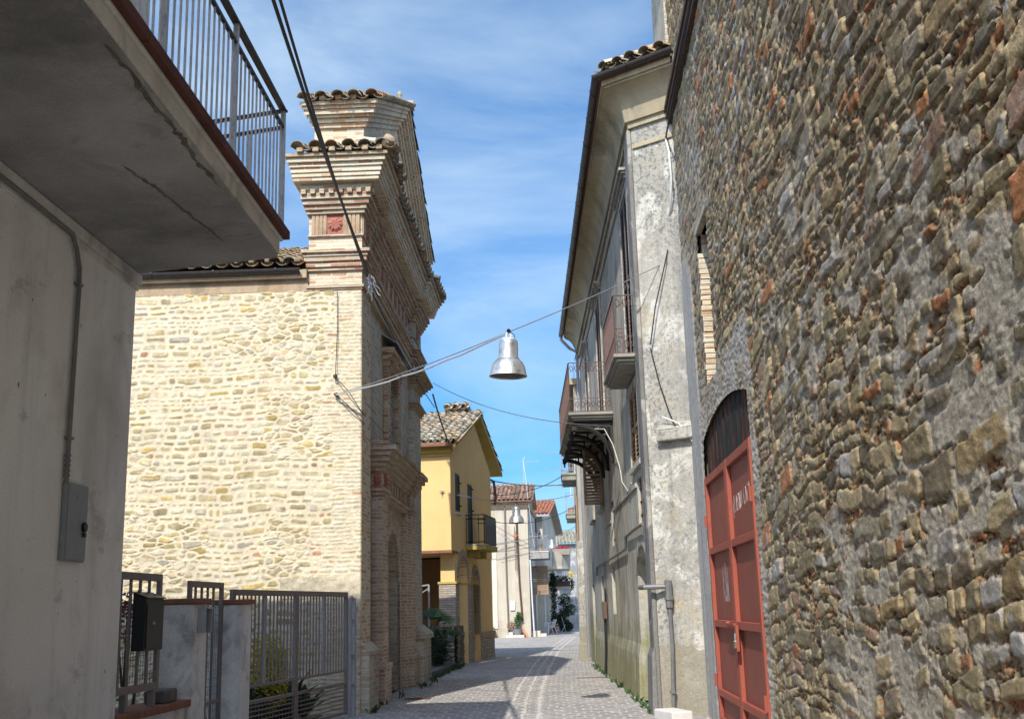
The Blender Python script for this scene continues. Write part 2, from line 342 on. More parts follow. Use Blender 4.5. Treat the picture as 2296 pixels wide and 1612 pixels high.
M_dark = plain('dark_interior', (.02,.017,.015), .9)
M_glass = plain('dark_window_glass', (.03,.035,.04), .12, 0, .6, .1)
M_leaf = plain('green_leaf', (.05,.11,.03), .6, 0, .3, .6); M_leafy = plain('yellow_leaf', (.42,.36,.05), .6, 0, .3, .6); M_leafd = plain('dark_leaf', (.022,.05,.02), .6, 0, .3, .6)
M_leafr = plain('red_leaf', (.16,.04,.04), .6, 0, .3, .6); M_leafb = plain('blue_green_leaf', (.10,.17,.10), .6, 0, .3, .5); M_bark = wood('bark', (.12,.09,.06), (.06,.045,.03))
M_ptwhite = plaster('stained_white_pillar', (.86,.86,.84), (.68,.69,.69), (.14,.145,.15), 2.6, .9, .35, .35, .006)

# ------------------------------------------------------------------ tiles
def tile_field(name, u0, u1, v0, v1, O, U, V, mat, parent, pitch=.215, ln=.34, r=.088, seed=1, pal=None, jit=1., smooth=True):
    O = Vector(O); U = Vector(U).normalized(); V = Vector(V).normalized(); N = U.cross(V).normalized()
    if N.z < 0: N = -N
    rng = random.Random(seed); vs = []; fs = []; cs = []; K = 6
    pal = pal or [(.48,.33,.20),(.44,.39,.29),(.55,.42,.25),(.38,.33,.25),(.52,.47,.36),(.56,.33,.20)]
    def shell(uc, va, vb, ra, rb, ha, hb, conv, c, tw):
        b = len(vs); th = .014
        for (vv, rr, hh) in ((va, ra, ha), (vb, rb, hb)):
            for k in range(K+1):
                a = math.pi*k/K; x = uc+rr*math.cos(a)+tw*(vv-va); y = hh+(rr*.8*math.sin(a) if conv else -rr*.55*math.sin(a))
                vs.append(O+U*x+V*vv+N*y); cs.append(c)
        for k in range(K+1):
            a = math.pi*k/K; rr = ra-th; x = uc+rr*math.cos(a); y = ha+((rr*.8*math.sin(a)) if conv else -ra*.55*math.sin(a)-th)
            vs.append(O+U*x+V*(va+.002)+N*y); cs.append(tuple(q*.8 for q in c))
        for k in range(K+1):
            a = math.pi*k/K; rr = rb-th; x = uc+rr*math.cos(a); y = hb+((rr*.8*math.sin(a)) if conv else -rb*.55*math.sin(a)-th)
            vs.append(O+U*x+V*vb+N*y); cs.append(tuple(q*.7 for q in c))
        n = K+1
        for k in range(K):
            fs.append((b+k, b+k+1, b+n+k+1, b+n+k)); fs.append((b+k+1, b+k, b+2*n+k, b+2*n+k+1)); fs.append((b+2*n+k+1, b+2*n+k, b+3*n+k, b+3*n+k+1))
    nu = max(1, int(round((u1-u0)/pitch))); nv = max(1, int(math.ceil((v1-v0)/ln)))
    for i in range(nu):
        uc = u0+(i+.5)*(u1-u0)/nu
        for j in range(nv):
            va = v0+j*ln; vb = min(va+ln*1.18, v1+ln*.15); c = rng.choice(pal); q = rng.uniform(.7, 1.25); c = tuple(min(1, x*q) for x in c)
            d = jit*rng.uniform(-.012, .012); tw = jit*rng.uniform(-.05, .05); dv = jit*rng.uniform(-.025, .025)
            shell(uc+d, va+dv, vb+dv, r*1.06, r*.9, .045+.022+jit*rng.uniform(-.006,.01), .045, True, c, tw)
        if i < nu-1 or True:
            for j in range(nv):
                va = v0+j*ln; vb = min(va+ln*1.18, v1+ln*.15); c = rng.choice(pal); q = rng.uniform(.55, 1.0); c = tuple(x*q for x in c)
                shell(uc+pitch/2, va+.03, vb, r*.95, r*.85, .05+.018, .05, False, c, 0)
    me = bpy.data.meshes.new(name); me.from_pydata([tuple(v) for v in vs], [], fs); me.update()
    if smooth: 
        me.polygons.foreach_set('use_smooth', [True]*len(me.polygons))
        me.set_sharp_from_angle(angle=R(50))
    at = me.color_attributes.new('col', 'FLOAT_COLOR', 'POINT'); at.data.foreach_set('color', np.array([(*c, 1) for c in cs], np.float32).ravel())
    me.materials.append(mat); o = bpy.data.objects.new(name, me); COL.objects.link(o); o.parent = parent
    return o

# ------------------------------------------------------------------ wall with openings: (y0, y1, z0, zspring, rise)
def wall_open(mb, y0, y1, z0, z1, xa, xb, ops, axis='y'):
    """a wall slab between xa and xb along y, cut by openings with flat or arched heads"""
    B = lambda a, b, c, d: mb.box(xa, xb, a, b, c, d) if axis == 'y' else mb.box(a, b, xa, xb, c, d)
    ys = sorted(set([y0, y1]+[q for o in ops for q in (o[0], o[1])]))
    for a, b in zip(ys[:-1], ys[1:]):
        os_ = sorted([o for o in ops if o[0] <= a+1e-6 and o[1] >= b-1e-6], key=lambda o: o[2]); zc = z0
        for o in os_:
            if o[2] > zc+1e-4: B(a, b, zc, o[2])
            zs = o[3]; rise = o[4] if len(o) > 4 else 0
            if rise:
                n = 14; top = zs+rise+.03
                for k in range(n):
                    ya = a+(b-a)*k/n; yb = a+(b-a)*(k+1)/n
                    def az(y):
                        w = (o[1]-o[0])/2; t = (y-o[0])/w-1
                        if abs(rise-w) < .02: return zs+math.sqrt(max(0, w*w-(t*w)**2))
                        rad = (w*w+rise*rise)/(2*rise); return zs+rise-rad+math.sqrt(max(0, rad*rad-(t*w)**2))
                    za, zb = az(ya), az(yb)
                    poly = [(ya, za), (yb, zb), (yb, top), (ya, top)]
                    mb.extr(poly, 'x', xa, xb) if axis == 'y' else mb.add(*_ey(poly, xa, xb))
                zc = top
            else: zc = zs
        if z1 > zc+1e-4: B(a, b, zc, z1)
    return mb
def _ey(poly, a, b):
    n = len(poly); vs = [(p[0], a, p[1]) for p in poly]+[(p[0], b, p[1]) for p in poly]
    return vs, [tuple(range(n-1, -1, -1)), tuple(range(n, 2*n))]+[(i, (i+1)%n, n+(i+1)%n, n+i) for i in range(n)]
def arch_ring(mb, ya, yb, zs, rise, w, xa, xb, n=20, legs=None):
    """an arched band of width w round an opening, optionally with straight legs down to z=legs"""
    h = (yb-ya)/2; c = (ya+yb)/2
    rad = (h*h+rise*rise)/(2*rise); zc = zs+rise-rad; a0 = math.asin(min(1, h/rad))
    if rise >= h-.02: a0 = math.pi/2
    p = []
    for k in range(n+1):
        a = -a0+2*a0*k/n; p.append(((c+rad*math.sin(a), zc+rad*math.cos(a)), (c+(rad+w)*math.sin(a), zc+(rad+w)*math.cos(a))))
    for (i0, o0), (i1, o1) in zip(p[:-1], p[1:]): mb.extr([i0, i1, o1, o0], 'x', xa, xb)
    if legs is not None:
        mb.box(xa, xb, p[0][1][0], p[0][0][0], legs, p[0][0][1]); mb.box(xa, xb, p[-1][0][0], p[-1][1][0], legs, p[-1][0][1])
    return mb
def louvre(parent, name, y0, y1, z0, z1, x, mat, depth=.05, axis='y', gap=.055, label=None):
    """a louvred shutter leaf: frame and slats"""
    f = MB(); s = .055
    def B(a, b, c, d, xa, xb): f.box(xa, xb, a, b, c, d) if axis == 'y' else f.box(a, b, xa, xb, c, d)
    B(y0, y0+s, z0, z1, x, x+depth); B(y1-s, y1, z0, z1, x, x+depth); zm = (z0+z1)/2
    for z in (z0, zm-s/2, z1-s): B(y0+s, y1-s, z, z+s, x, x+depth)
    z = z0+s+.01
    while z < z1-s-.03:
        if not (zm-s/2-gap < z < zm+s/2):
            a, b = (x+depth*.05, x+depth*.9)
            poly = [(a, z), (a+.008, z-.004), (b, z+gap*.75), (b-.008, z+gap*.75+.004)]
            if axis == 'y': f.add(*_ey2(poly, y0+s, y1-s))
            else: f.extr(poly, 'x', y0+s, y1-s)
        z += gap
    o = build(name, f, mat, parent); 
    if label: o['label'] = label
    return o
def _ey2(poly, a, b):                      # polygon in (x,z) swept along y
    n = len(poly); vs = [(p[0], a, p[1]) for p in poly]+[(p[0], b, p[1]) for p in poly]
    return vs, [tuple(range(n-1, -1, -1)), tuple(range(n, 2*n))]+[(i, (i+1)%n, n+(i+1)%n, n+i) for i in range(n)]

# ------------------------------------------------------------------ ground and road
def road_mat():
    t = NT('street_setts'); uv = t.c.outputs['UV']; q = t.xyz(uv)
    ds = t.noise(2.2, 4, .6, uv); ds2 = t.noise(2.6, 4, .6, t.map((1,1,1), uv, loc=(7,3,0)))
    u = t.math('ADD', q[0], t.math('MULTIPLY', t.math('SUBTRACT', ds, .5), .20)); v = t.math('ADD', q[1], t.math('MULTIPLY', t.math('SUBTRACT', ds2, .5), .42))
    def bk(bw, rh, ms, uu, vv):
        k = t.n('ShaderNodeTexBrick'); t.l(t.comb(uu, vv), k.inputs['Vector']); k.inputs['Scale'].default_value = 1; k.inputs['Brick Width'].default_value = bw; k.inputs['Row Height'].default_value = rh; k.inputs['Mortar Size'].default_value = ms; k.inputs['Mortar Smooth'].default_value = .35
        k.inputs['Color1'].default_value = (0,0,0,1); k.inputs['Color2'].default_value = (1,1,1,1); k.inputs['Mortar'].default_value = (.5,.5,.5,1); return k
    a = bk(.22, .30, .026, u, v)
    col = t.ramp(a.outputs['Color'], [(0, (.28,.264,.252)), (.25, (.305,.288,.272)), (.5, (.26,.245,.236)), (.75, (.33,.31,.288))], 'CONSTANT')
    col = t.mix(.45, col, t.ramp(t.noise(9, 5, .7, uv), [(.3, .6), (.7, 1.25)]), 'MULTIPLY')
    jm = t.ramp(t.noise(3.3, 6, .7, t.map((1,1,1), uv, loc=(1,8,0))), [(.38, .12), (.64, 1.)])
    col = t.mix(t.math('MULTIPLY', a.outputs['Fac'], jm), col, (.58,.55,.49))
    # three lengthwise drain rows of pale jointed setts
    w = t.math('ABSOLUTE', t.math('SUBTRACT', t.math('ABSOLUTE', t.math('ADD', u, -.15)), .24)); st = t.math('LESS_THAN', w, .03); w0 = t.math('LESS_THAN', t.math('ABSOLUTE', t.math('ADD', u, -.15)), .022)
    st = t.math('MULTIPLY', t.math('MAXIMUM', st, w0), t.ramp(t.noise(2.5, 5, .7, uv), [(.36, .2), (.5, .95)])); col = t.mix(st, col, (.54,.51,.46))
    col = t.mix(t.ramp(t.noise(.5, 6, .65, uv), [(.5, 0.), (.75, .4)]), col, (.13,.12,.115)); col = t.mix(t.ramp(t.noise(.8, 6, .65, t.map((1,.5,1), uv, loc=(3,3,0))), [(.52, 0.), (.72, .35)]), col, (.40,.37,.33))
    h = t.math('ADD', t.math('SUBTRACT', 1., a.outputs['Fac']), t.math('MULTIPLY', t.noise(16, 4, .6, uv), .6))
    return t.done(col, .8, t.bump(h, .014, .8), spec=.2)
def cline(y):                              # centre of the street
    return np.interp(y, [-20,17,23.4,31.7,44.3,62.8,75,90,120], [-1.3,-1.27,-1.5,-1.66,-1.75,-1.45,-1.0,.6,5])
vs = []; uv = []; fs = []; ys = list(np.arange(-14, 16, 2))+list(np.arange(16, 90, 1.))+list(np.arange(90, 121, 5)); us = [-16,-8,-6,-4,-3,-2,-1,0,1,2,3,5,8]
for y in ys:
    for u in us: vs.append((cline(y)+u, y, -.012*abs(0))); uv.append((u, y))
nU = len(us)
for i in range(len(ys)-1):
    for j in range(nU-1): fs.append((i*nU+j, i*nU+j+1, (i+1)*nU+j+1, (i+1)*nU+j))
mb = MB(); mb.add(vs, fs); road = build('road', mb, road_mat(), fix=False); tag(road, kind='structure')
ul = road.data.uv_layers.new(name='UVMap')
for lp in road.data.loops: ul.data[lp.index].uv = uv[lp.vertex_index]
M_earth = plaster('dry_earth', (.20,.16,.11), (.13,.11,.08), (.07,.07,.04), .5, .6, 0, .5, .02)
mb = MB(); mb.add([(-300,-200,-.03),(300,-200,-.03),(300,500,-.03),(-300,500,-.03)], [(0,1,2,3)]); tag(build('ground', mb, M_earth, fix=False), kind='structure')
mb = MB(); mb.box(-13, -4.42, 9.9, 18.3, -.02, .02); tag(build('garden_soil', mb, M_earth), kind='structure')
# iron covers and a kerbed strip by the right hand wall
M_rustcov = metal('rusty_cover', (.16,.09,.06), .7, .4, (.25,.11,.05), .8)
for nm, lb, x, y, sx, sy in (('drain_cover', 'small dark drain cover in the setts beside the church foot', -3.35, 21.3, .5, .35), ('drain_cover', 'thin rusty drain strip across the setts by the black cable', .0, 26.3, .9, .14)):
    m = MB(); m.box(-sx/2, sx/2, -sy/2, sy/2, -.02, .006)
    for k in range(5): m.box(-sx/2+.03, sx/2-.03, -sy/2+sy*(k+.3)/5, -sy/2+sy*(k+.6)/5, .006, .012)
    tag(build(nm, m, M_rustcov, loc=(x, y, 0)), lb, 'drain cover')

# ------------------------------------------------------------------ white house with the balcony (left foreground)
WH = (-4.21, 9.8); WA = 2.2
wh = thing('white_house', 'grey white rendered house with overhanging concrete balcony in the left foreground', 'house', (*WH, 0), WA)
m = MB(); m.box(-8, 0, -16, 0, -.02, 9.58); build('wall', m, M_white, wh, bevel=.012)
m = MB(); m.box(0.002, .045, -16, .03, 4.70, 4.80); m.box(.002, .02, -16, .01, 4.64, 4.70); build('wall_trim', m, M_fascia, wh, bevel=.01)
m = MB(); m.extr([(-8.6,9.6),(.6,9.6),(.6,9.75),(-8.6,9.75)], 'y', -16.5, .42); build('roof', m, M_cop2, wh)
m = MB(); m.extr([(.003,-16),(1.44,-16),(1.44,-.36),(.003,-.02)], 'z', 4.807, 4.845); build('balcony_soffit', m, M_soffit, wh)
def spall(name, pts, w, mat, seed, z=4.8035):
    """a shallow broken strip in the underside of the slab"""
    rr = random.Random(seed); m = MB(); P = []
    for a, b in zip(pts[:-1], pts[1:]):
        for k in range(6): t = k/6; P.append((a[0]+(b[0]-a[0])*t+rr.uniform(-.012,.012), a[1]+(b[1]-a[1])*t))
    P.append(pts[-1]); vs = []; n = len(P)
    for i, (x, y) in enumerate(P):
        e_ = w*(.25+1.1*rr.random())*min(1, i/3, (n-1-i)/3)+.003; vs += [(x-e_, y, z), (x, y, z+.001), (x+e_*rr.uniform(.5,1.2), y, z)]
    m.add(vs, [(3*i+j, 3*i+j+1, 3*i+j+4, 3*i+j+3) for i in range(n-1) for j in (0,1)]); return build(name, m, mat, wh, fix=False)
M_spall = plaster('broken_concrete', (.30,.27,.23), (.16,.145,.12), (.14,.07,.04), 9, .7, 0, .7, .02)
spall('spalled_crack', [(.85,-2.6),(.89,-2.37),(.94,-2.12),(.97,-1.81),(1.01,-1.49),(1.05,-1.14),(1.08,-.86)], .013, M_spall, 3)
spall('spalled_edge', [(1.41,-4.3),(1.42,-3.99),(1.41,-3.55),(1.415,-3.15),(1.42,-2.98),(1.40,-2.6),(1.42,-2.1)], .022, M_spall, 4)
spall('spalled_crack', [(1.10,-.97),(1.2,-1.0),(1.27,-.97),(1.41,-1.03)], .008, M_spall, 5)
m = MB(); m.extr([(.003,-16),(1.455,-16),(1.455,-.35),(.003,0)], 'z', 4.847, 4.965); m.extr([(.003,-16),(1.48,-16),(1.48,-.33),(.003,.01)], 'z', 4.968, 5.0); build('balcony_slab', m, M_fascia, wh, bevel=.008)
m = MB()
y = -16.
while y < -.3: m.extr([(1.15,y),(1.53,y),(1.53,min(y+1.2,-.27)),(1.15,min(y+1.2,-.27))], 'z', 5.003, 5.085); y += 1.204
m.extr([(.003,.03),(.003,-.3),(1.149,-.55),(1.149,-.24)], 'z', 5.003, 5.08); build('balcony_coping', m, M_coping, wh, bevel=.006)
rail = MB(); rail.bar((1.47,-16,6.26), (1.47,-.36,6.26), .06, .022); rail.bar((.02,-.02,6.26), (1.50,-.37,6.26), .05, .022)
rail.bar((1.47,-16,6.085), (1.47,-.37,6.085), .03, .03); rail.bar((.02,-.02,6.085), (1.46,-.37,6.085), .03, .03); rail.bar((1.47,-16,5.13), (1.47,-.37,5.13), .03, .02); rail.bar((.02,-.02,5.13), (1.46,-.37,5.13), .03, .02)
ro = build('railing', rail, M_iron, wh)
m = MB(); m.box(-.02,.02,-.02,.02,5.08,6.25); p0 = build('railing_post', m, M_galv, ro); p0.location = (1.47,-.37,0)
for yy in (-1.97, -3.57, -5.17, -6.77): copyp(p0, ro, (1.47, yy, 0))
m = MB(); m.box(-.007,.007,-.007,.007,5.13,6.085); b0 = build('baluster', m, M_galv, ro); b0.location = (1.47,-.47,0)
for k in range(1, 56):
    yy = -.47-.122*k
    if min(abs(yy-q) for q in (-1.97,-3.57,-5.17,-6.77)) > .04: copyp(b0, ro, (1.47, yy, 0))
for k in range(13): t_ = .08+k*.105; copyp(b0, ro, (t_, -.02-.35*t_/1.46, 0))
# meter box and conduit on the wall
o = thing('meter_box', 'grey steel meter box with a black lock on the white wall', 'meter box', tuple(fpt(WH, WA, (0, -1.15, 2.37))), WA)
m = MB(); m.box(.001,.05,-.2,.2,-.31,.31); build('box', m, plain('meter_grey', (.22,.235,.25), .5), o, bevel=.012)
m = MB(); m.box(.0505,.057,-.185,.185,-.295,.295); build('door', m, plain('meter_door_grey', (.235,.25,.265), .5), o, bevel=.006)
m = MB(); m.tube([(.057,.12,-.03),(.08,.12,-.03)], .04, 14); m.box(.058,.08,.10,.14,-.11,-.075); build('lock', m, M_black, o, bevel=.004)
m = MB(); m.tube([(.0572,-.02,.2),(.059,-.02,.2)], .025, 10); build('emblem', m, plain('emblem_grey', (.19,.2,.215), .5), o)
m = MB(); m.tube([(.03,-1.34,2.66),(.028,-1.335,3.0),(.028,-1.32,4.3),(.03,-1.34,4.45),(.035,-1.42,4.58),(.05,-1.55,4.67),(.05,-2.5,4.68),(.05,-16,4.68)], .02, 8)
for z in (2.72,2.76,2.8,2.84,2.88): m.tube([(.03,-1.34,z),(.03,-1.34,z+.016)], .027, 8)
for z in (3.02, 4.3): m.box(.001,.05,-1.37,-1.29,z,z+.02)
tag(build('conduit_pipe', m, plain('conduit_grey', (.17,.165,.155), .6), smooth=True, loc=(*WH,0), rot=(0,0,R(WA))), 'grey cable conduit running up the white wall from the meter box', 'conduit')

# ------------------------------------------------------------------ garden wall, pillars, fence, gates
def gx(y): return -4.285+(y-9.8)*.008
o = thing('garden_wall', 'low white garden wall with a red clay coping beside the white house', 'wall', (0,0,0))
m = MB(); m.box(-4.45, -4.27, 9.84, 11.66, -.02, .70); build('wall', m, M_ptwhite, o)
for k in range(6):
    m = MB(); y0 = 9.86+k*.305; m.box(-4.60+random.uniform(-.01,.01), -4.20+random.uniform(-.01,.01), y0, y0+.298, .703, .775); build('coping', m, M_cop2, o, bevel=.012)
def ironpanel(name, label, cat, x, y0, y1, z0, z1, bars, mat, fw=.07, mesh=True, group=None):
    o = thing(name, label, cat, (x, y0, 0), 0, group)
    m = MB(); m.box(-.02,.02,0,fw,z0,z1); m.box(-.02,.02,y1-y0-fw,y1-y0,z0,z1); m.box(-.021,.021,fw,y1-y0-fw,z1-fw,z1); m.box(-.021,.021,fw,y1-y0-fw,z0,z0+fw); build('frame', m, mat, o, bevel=.004)
    for yb in bars:
        m = MB(); m.box(-.012,.012,yb-y0-.012,yb-y0+.012,z0+fw,z1-fw); build('bar', m, mat, o)
    if mesh:
        m = MB(); y = .1
        while y < y1-y0-.05: m.tube([(-.03,y,z0+.03),(-.03,y,z1-.25)], .0022, 4, False); y += .06
        z = z0+.06
        while z < z1-.25: m.tube([(-.03,.03,z+.01*math.sin(z*9)),(-.03,y1-y0-.03,z)], .0022, 4, False); z += .09
        build('wire_mesh', m, M_iron, o)
    return o
fp = ironpanel('fence_panel', 'brown steel fence panel on the low wall behind the black letterbox', 'fence', -4.30, 9.84, 10.95, .93, 2.03, [10.0,10.22,10.44,10.66], M_gate)
pieces('foot', [(-.03,.03,.3,.36,.776,.93),(-.03,.03,.95,1.01,.776,.93)], M_gate, fp)
o = thing('letterbox', 'black letterbox with sloping lid hung on the fence panel', 'letterbox', (-4.28, 10.45, 0))
m = MB(); m.extr([(0,1.31),(.13,1.31),(.13,1.79),(0,1.84)], 'y', -.22, .22); build('body', m, M_black, o, bevel=.008)
m = MB(); m.extr([(-.005,1.843),(.145,1.786),(.145,1.795),(-.005,1.852)], 'y', -.23, .23); build('lid', m, M_black, o)
m = MB(); m.box(.13,.138,-.2,.2,1.33,1.74); build('door', m, M_black, o, bevel=.004)
m = MB(); m.lathe([(0,.014),(.014,.012),(.016,0),(0,0)], 12); l_ = build('lock', m, M_wire, o, smooth=True); l_.rotation_euler = (0,R(90),0); l_.location = (.138,-.05,1.56)
m = MB(); m.box(-.11,.11,-.2,.2,0,.13); tag(build('loose_block', m, plaster('grey_block', (.22,.2,.18), (.14,.13,.12), (.06,.06,.05), 5, .7, 0, .5, .01), loc=(-4.38,11.27,.776), rot=(0,0,R(4)), bevel=.02), 'grey stone block lying on the clay coping', 'block')
def pillar(lbl, y0, y1, x0=-4.60, x1=-4.22, zt=1.74):
    o = thing('gate_pillar', lbl, 'pillar', (0,0,0), 0, 'rendered gate pillars')
    m = MB(); m.box(x0, x1, y0, y1, -.02, zt); build('shaft', m, M_ptwhite, o, bevel=.015)
    m = MB(); m.box(x0-.03, x1+.035, y0-.02, y0+.2, zt+.003, zt+.06); m.box(x0-.03, x1+.035, y0+.205, y1+.03, zt+.003, zt+.06); build('cap', m, M_cop2, o, bevel=.01)
pillar('stained white gate pillar carrying the intercom', 11.68, 12.12); pillar('stained white gate pillar between the small and the large gate', 13.3, 13.72)
pg = ironpanel('garden_gate', 'narrow brown steel garden gate between the two white pillars', 'gate', -4.45, 12.14, 13.28, .12, 2.0, [12.36,12.56,12.76,12.96], M_gate)
m = MB(); m.box(-.02,.02,.07,1.07,.62,.66); build('middle_rail', m, M_gate, pg)
o = thing('intercom', 'small grey metal intercom hood on the front of the pillar', 'intercom', (-4.22, 11.92, 1.57))
m = MB(); m.box(.001,.02,-.1,.1,-.12,.12); build('plate', m, M_zinc, o); m = MB(); m.box(.001,.09,-.115,-.102,-.13,.13); m.box(.001,.1,-.102,.115,.12,.132); m.box(.001,.085,.102,.115,-.13,.12); build('hood', m, M_zinc, o)
m = MB(); m.box(.02,.028,-.03,.03,-.08,-.03); m.box(.02,.026,-.05,.05,0,.08); build('buttons', m, M_ptwhite, o)
# large gate
g0 = Vector((-4.49,13.74,0)); g1 = Vector((-3.94,17.86,0)); GL = (g1-g0).length; ga = -math.degrees(math.atan2((g1-g0).x, (g1-g0).y))
vg = thing('driveway_gate', 'wide brown steel driveway gate with upright bars and a barred lower grid', 'gate', tuple(g0), ga)
m = MB(); H = 1.93
for y in (0, GL*.5-.06, GL*.5+.003, GL-.06): m.box(-.025,.025,y,y+.058,.06,H)
for a, b in ((.06, GL*.5-.062), (GL*.5+.063, GL-.062)):
    m.box(-.027,.027,a,b,H-.075,H); m.box(-.018,.018,a,b,.70,.735); m.box(-.022,.022,a,b,.50,.545); m.box(-.022,.022,a,b,.06,.10)
build('frame', m, M_gate, vg, bevel=.003)
for f_ in (.235, .745):
    m = MB(); m.box(-.014,.014,GL*f_,GL*f_+.075,.735,H-.075); build('flat_bar', m, M_gateg, vg)
nb = 34
m = MB(); m.box(-.009,.009,-.009,.009,.735,H-.075); bar0 = None
for k in range(nb):
    y = .11+(GL-.22)*k/(nb-1)
    if min(abs(y-GL*.5), abs(y-GL*.235-.04), abs(y-GL*.745-.04)) < .07: continue
    if bar0 is None: bar0 = build('bar', m, M_gate, vg); bar0.location = (0,y,0)
    else: copyp(bar0, vg, (0,y,0))
m = MB()
for z in (.16,.22,.28,.34,.40,.455): m.box(-.008,.008,.06,GL-.06,z,z+.014)
k = .14
while k < GL-.1: m.box(-.012,-.009,k,k+.008,.1,.5); k += .11
build('lower_grid', m, M_gate, vg)
gp = thing('gate_post', 'grey twin steel gate post against the church corner', 'post', (-3.92, 17.96, 0))
m = MB(); m.box(-.03,.03,0,.05,0,1.84); m.box(-.02,.05,.22,.28,0,1.84); build('post', m, M_gateg, gp, bevel=.004)
m = MB()
for z in (1.45,1.82,.9,.45): m.box(-.015,.02,.05,.22,z,z+.05)
m.box(-.02,.03,.28,.5,1.66,1.71); build('strap', m, M_gateg, gp)
# garden plants behind the gates
def foliage(mb, rng, c, rad, n, size, flat=.6, up=0.):
    for _ in range(n):
        while True:
            p = Vector((rng.uniform(-1,1), rng.uniform(-1,1), rng.uniform(-1,1)))
            if p.length < 1 and p.length > .35*rng.random(): break
        q = Vector((c[0]+p.x*rad[0], c[1]+p.y*rad[1], c[2]+p.z*rad[2])); s = size*rng.uniform(.6, 1.35)
        d = Vector((rng.gauss(0,1), rng.gauss(0,1), rng.gauss(0,flat)+up)).normalized(); e = d.cross(Vector((rng.gauss(0,1), rng.gauss(0,1), rng.gauss(0,1)))).normalized()
        n_ = d.cross(e)*.2*s
        mb.add([q-d*s*.1, q+d*s*.5+e*s*.28+n_, q+d*s*1.1, q+d*s*.5-e*s*.28+n_], [(0,1,2,3)])
def shrub(name, label, cat, loc, blobs, leaf, mat, n, stems=5, seed=1, group=None):
    rng = random.Random(seed); o = thing(name, label, cat, loc, 0, group); m = MB()
    for c, r in blobs: foliage(m, rng, c, r, n, leaf)
    build('foliage', m, mat, o, fix=False)
    s = MB()
    for _ in range(stems):
        c, r = rng.choice(blobs); s.tube([(rng.uniform(-.05,.05), rng.uniform(-.05,.05), 0), (c[0]*.5, c[1]*.5, c[2]*.5), (c[0]+rng.uniform(-.5,.5)*r[0], c[1]+rng.uniform(-.5,.5)*r[1], c[2]+.3*r[2])], [.02,.014,.005], 5)
    build('stems', s, M_bark, o); return o
shrub('shrub', 'golden leaved shrub behind the driveway gate', 'shrub', (-4.72,16.2,0), [((0,0,.95),(.28,.4,.42)),((-.1,.25,.65),(.32,.45,.4)),((.05,-.3,.55),(.3,.4,.35))], .05, M_leafy, 1500, 6, 3)
shrub('shrub', 'low dark green shrub below the golden one behind the gate', 'shrub', (-4.75,15.9,0), [((0,-.7,.35),(.28,.6,.36)),((0,.3,.3),(.3,.6,.32)),((0,1.1,.28),(.25,.4,.3))], .07, M_leafd, 900, 4, 4)
shrub('climbing_plant', 'red leaved climber behind the fence and the first pillar', 'plant', (-4.85,11.6,0), [((0,-.3,1.6),(.18,.35,.25)),((0,.3,1.75),(.18,.5,.13)),((0,-.75,1.2),(.18,.3,.5)),((.0,-.9,.5),(.18,.3,.4))], .055, M_leafr, 160, 6, 5)
shrub('climbing_plant', 'green climber on wire mesh behind the letterbox', 'plant', (-4.8,10.6,0), [((0,-.2,1.1),(.15,.3,.6)),((0,.2,.7),(.15,.3,.5))], .06, M_leaf, 260, 4, 6)
def agave(label, loc, n, ln, w, seed, mat):
    rng = random.Random(seed); o = thing('broadleaf_plant', label, 'plant', loc, 0, 'broad leaved plants behind the driveway gate')
    for i in range(n):
        m = MB(); a = rng.uniform(0, 6.28); l_ = ln*rng.uniform(.6,1.1); lean = rng.uniform(.25,.9); pts = []
        for k in range(7):
            t = k/6; rr = l_*(lean*t+.25*t*t); z = l_*(t-.45*lean*t*t); ww = w*math.sin(math.pi*min(1,.12+t*.88))*rng.uniform(.9,1.1)
            c = Vector((math.cos(a)*rr, math.sin(a)*rr, z+.05)); s = Vector((-math.sin(a), math.cos(a), 0))*ww; pts += [c-s+Vector((0,0,ww*.3)), c, c+s+Vector((0,0,ww*.3))]
        m.add(pts, [(3*k+j, 3*k+j+1, 3*k+j+4, 3*k+j+3) for k in range(6) for j in (0,1)]); build('leaf', m, mat, o, smooth=True, fix=False)
agave('broad dark leaved plant in the middle behind the driveway gate', (-4.55,16.4,0), 14, .85, .07, 2, M_leafd); agave('pale broad leaved plant near the church end of the gate', (-4.45,17.2,0), 12, .6, .09, 5, M_leafb); agave('tall upright leaved plant beside the golden shrub', (-4.7,16.0,0), 9, 1.0, .045, 9, M_leaf)
# ------------------------------------------------------------------ church (frame: x out to the street, y along the facade, corner at 0,0)
CO = (-3.82, 18.38); CA = 2.2
ch = thing('church', 'small old stone and brick church with tiled pediment', 'church', (*CO, 0), CA)
U, V = np.meshgrid(np.linspace(-5.2, 0, 430), np.linspace(0, 7.16, 600), indexing='ij')
PALE = [(.54,.475,.32,5),(.47,.385,.21,4),(.57,.525,.40,5),(.40,.335,.21,3),(.50,.385,.16,2),(.52,.44,.27,4),(.50,.27,.17,.5),(.55,.42,.33,.8),(.44,.41,.34,1.5)]
e, col, rise, tl = coursed(U, V, 11, PALE, rows=(.065,.155), asp=(1.0,3.2), gap=.012, wave=.07, vmax=7.6)
e2, col2, r2, tl2 = coursed(U, V, 12, [(.62,.55,.42,5),(.58,.48,.34,3),(.64,.60,.48,4),(.50,.30,.19,1.4),(.60,.50,.32,2)], rows=(.062,.078), asp=(3,4.4), gap=.006, wave=.01, vmax=7.6)
e3, f3, col3, r3, tl3 = rubble(U, V, .19, .095, 13, PALE, .45, .03, .3, 3.)
qe = .62+.22*np.floor(h2(np.floor(V*2.6), V*0, 77)*3)
low = sstep(.64, .70, fbm(U*.8, V*.8, 15, 3)+.05*(V < 3.2)); 
e = e*(1-low)+(e3-.16)*.22*low; col = np.where((low > .5)[..., None], col3, col); rise = np.where(low > .5, r3, rise)
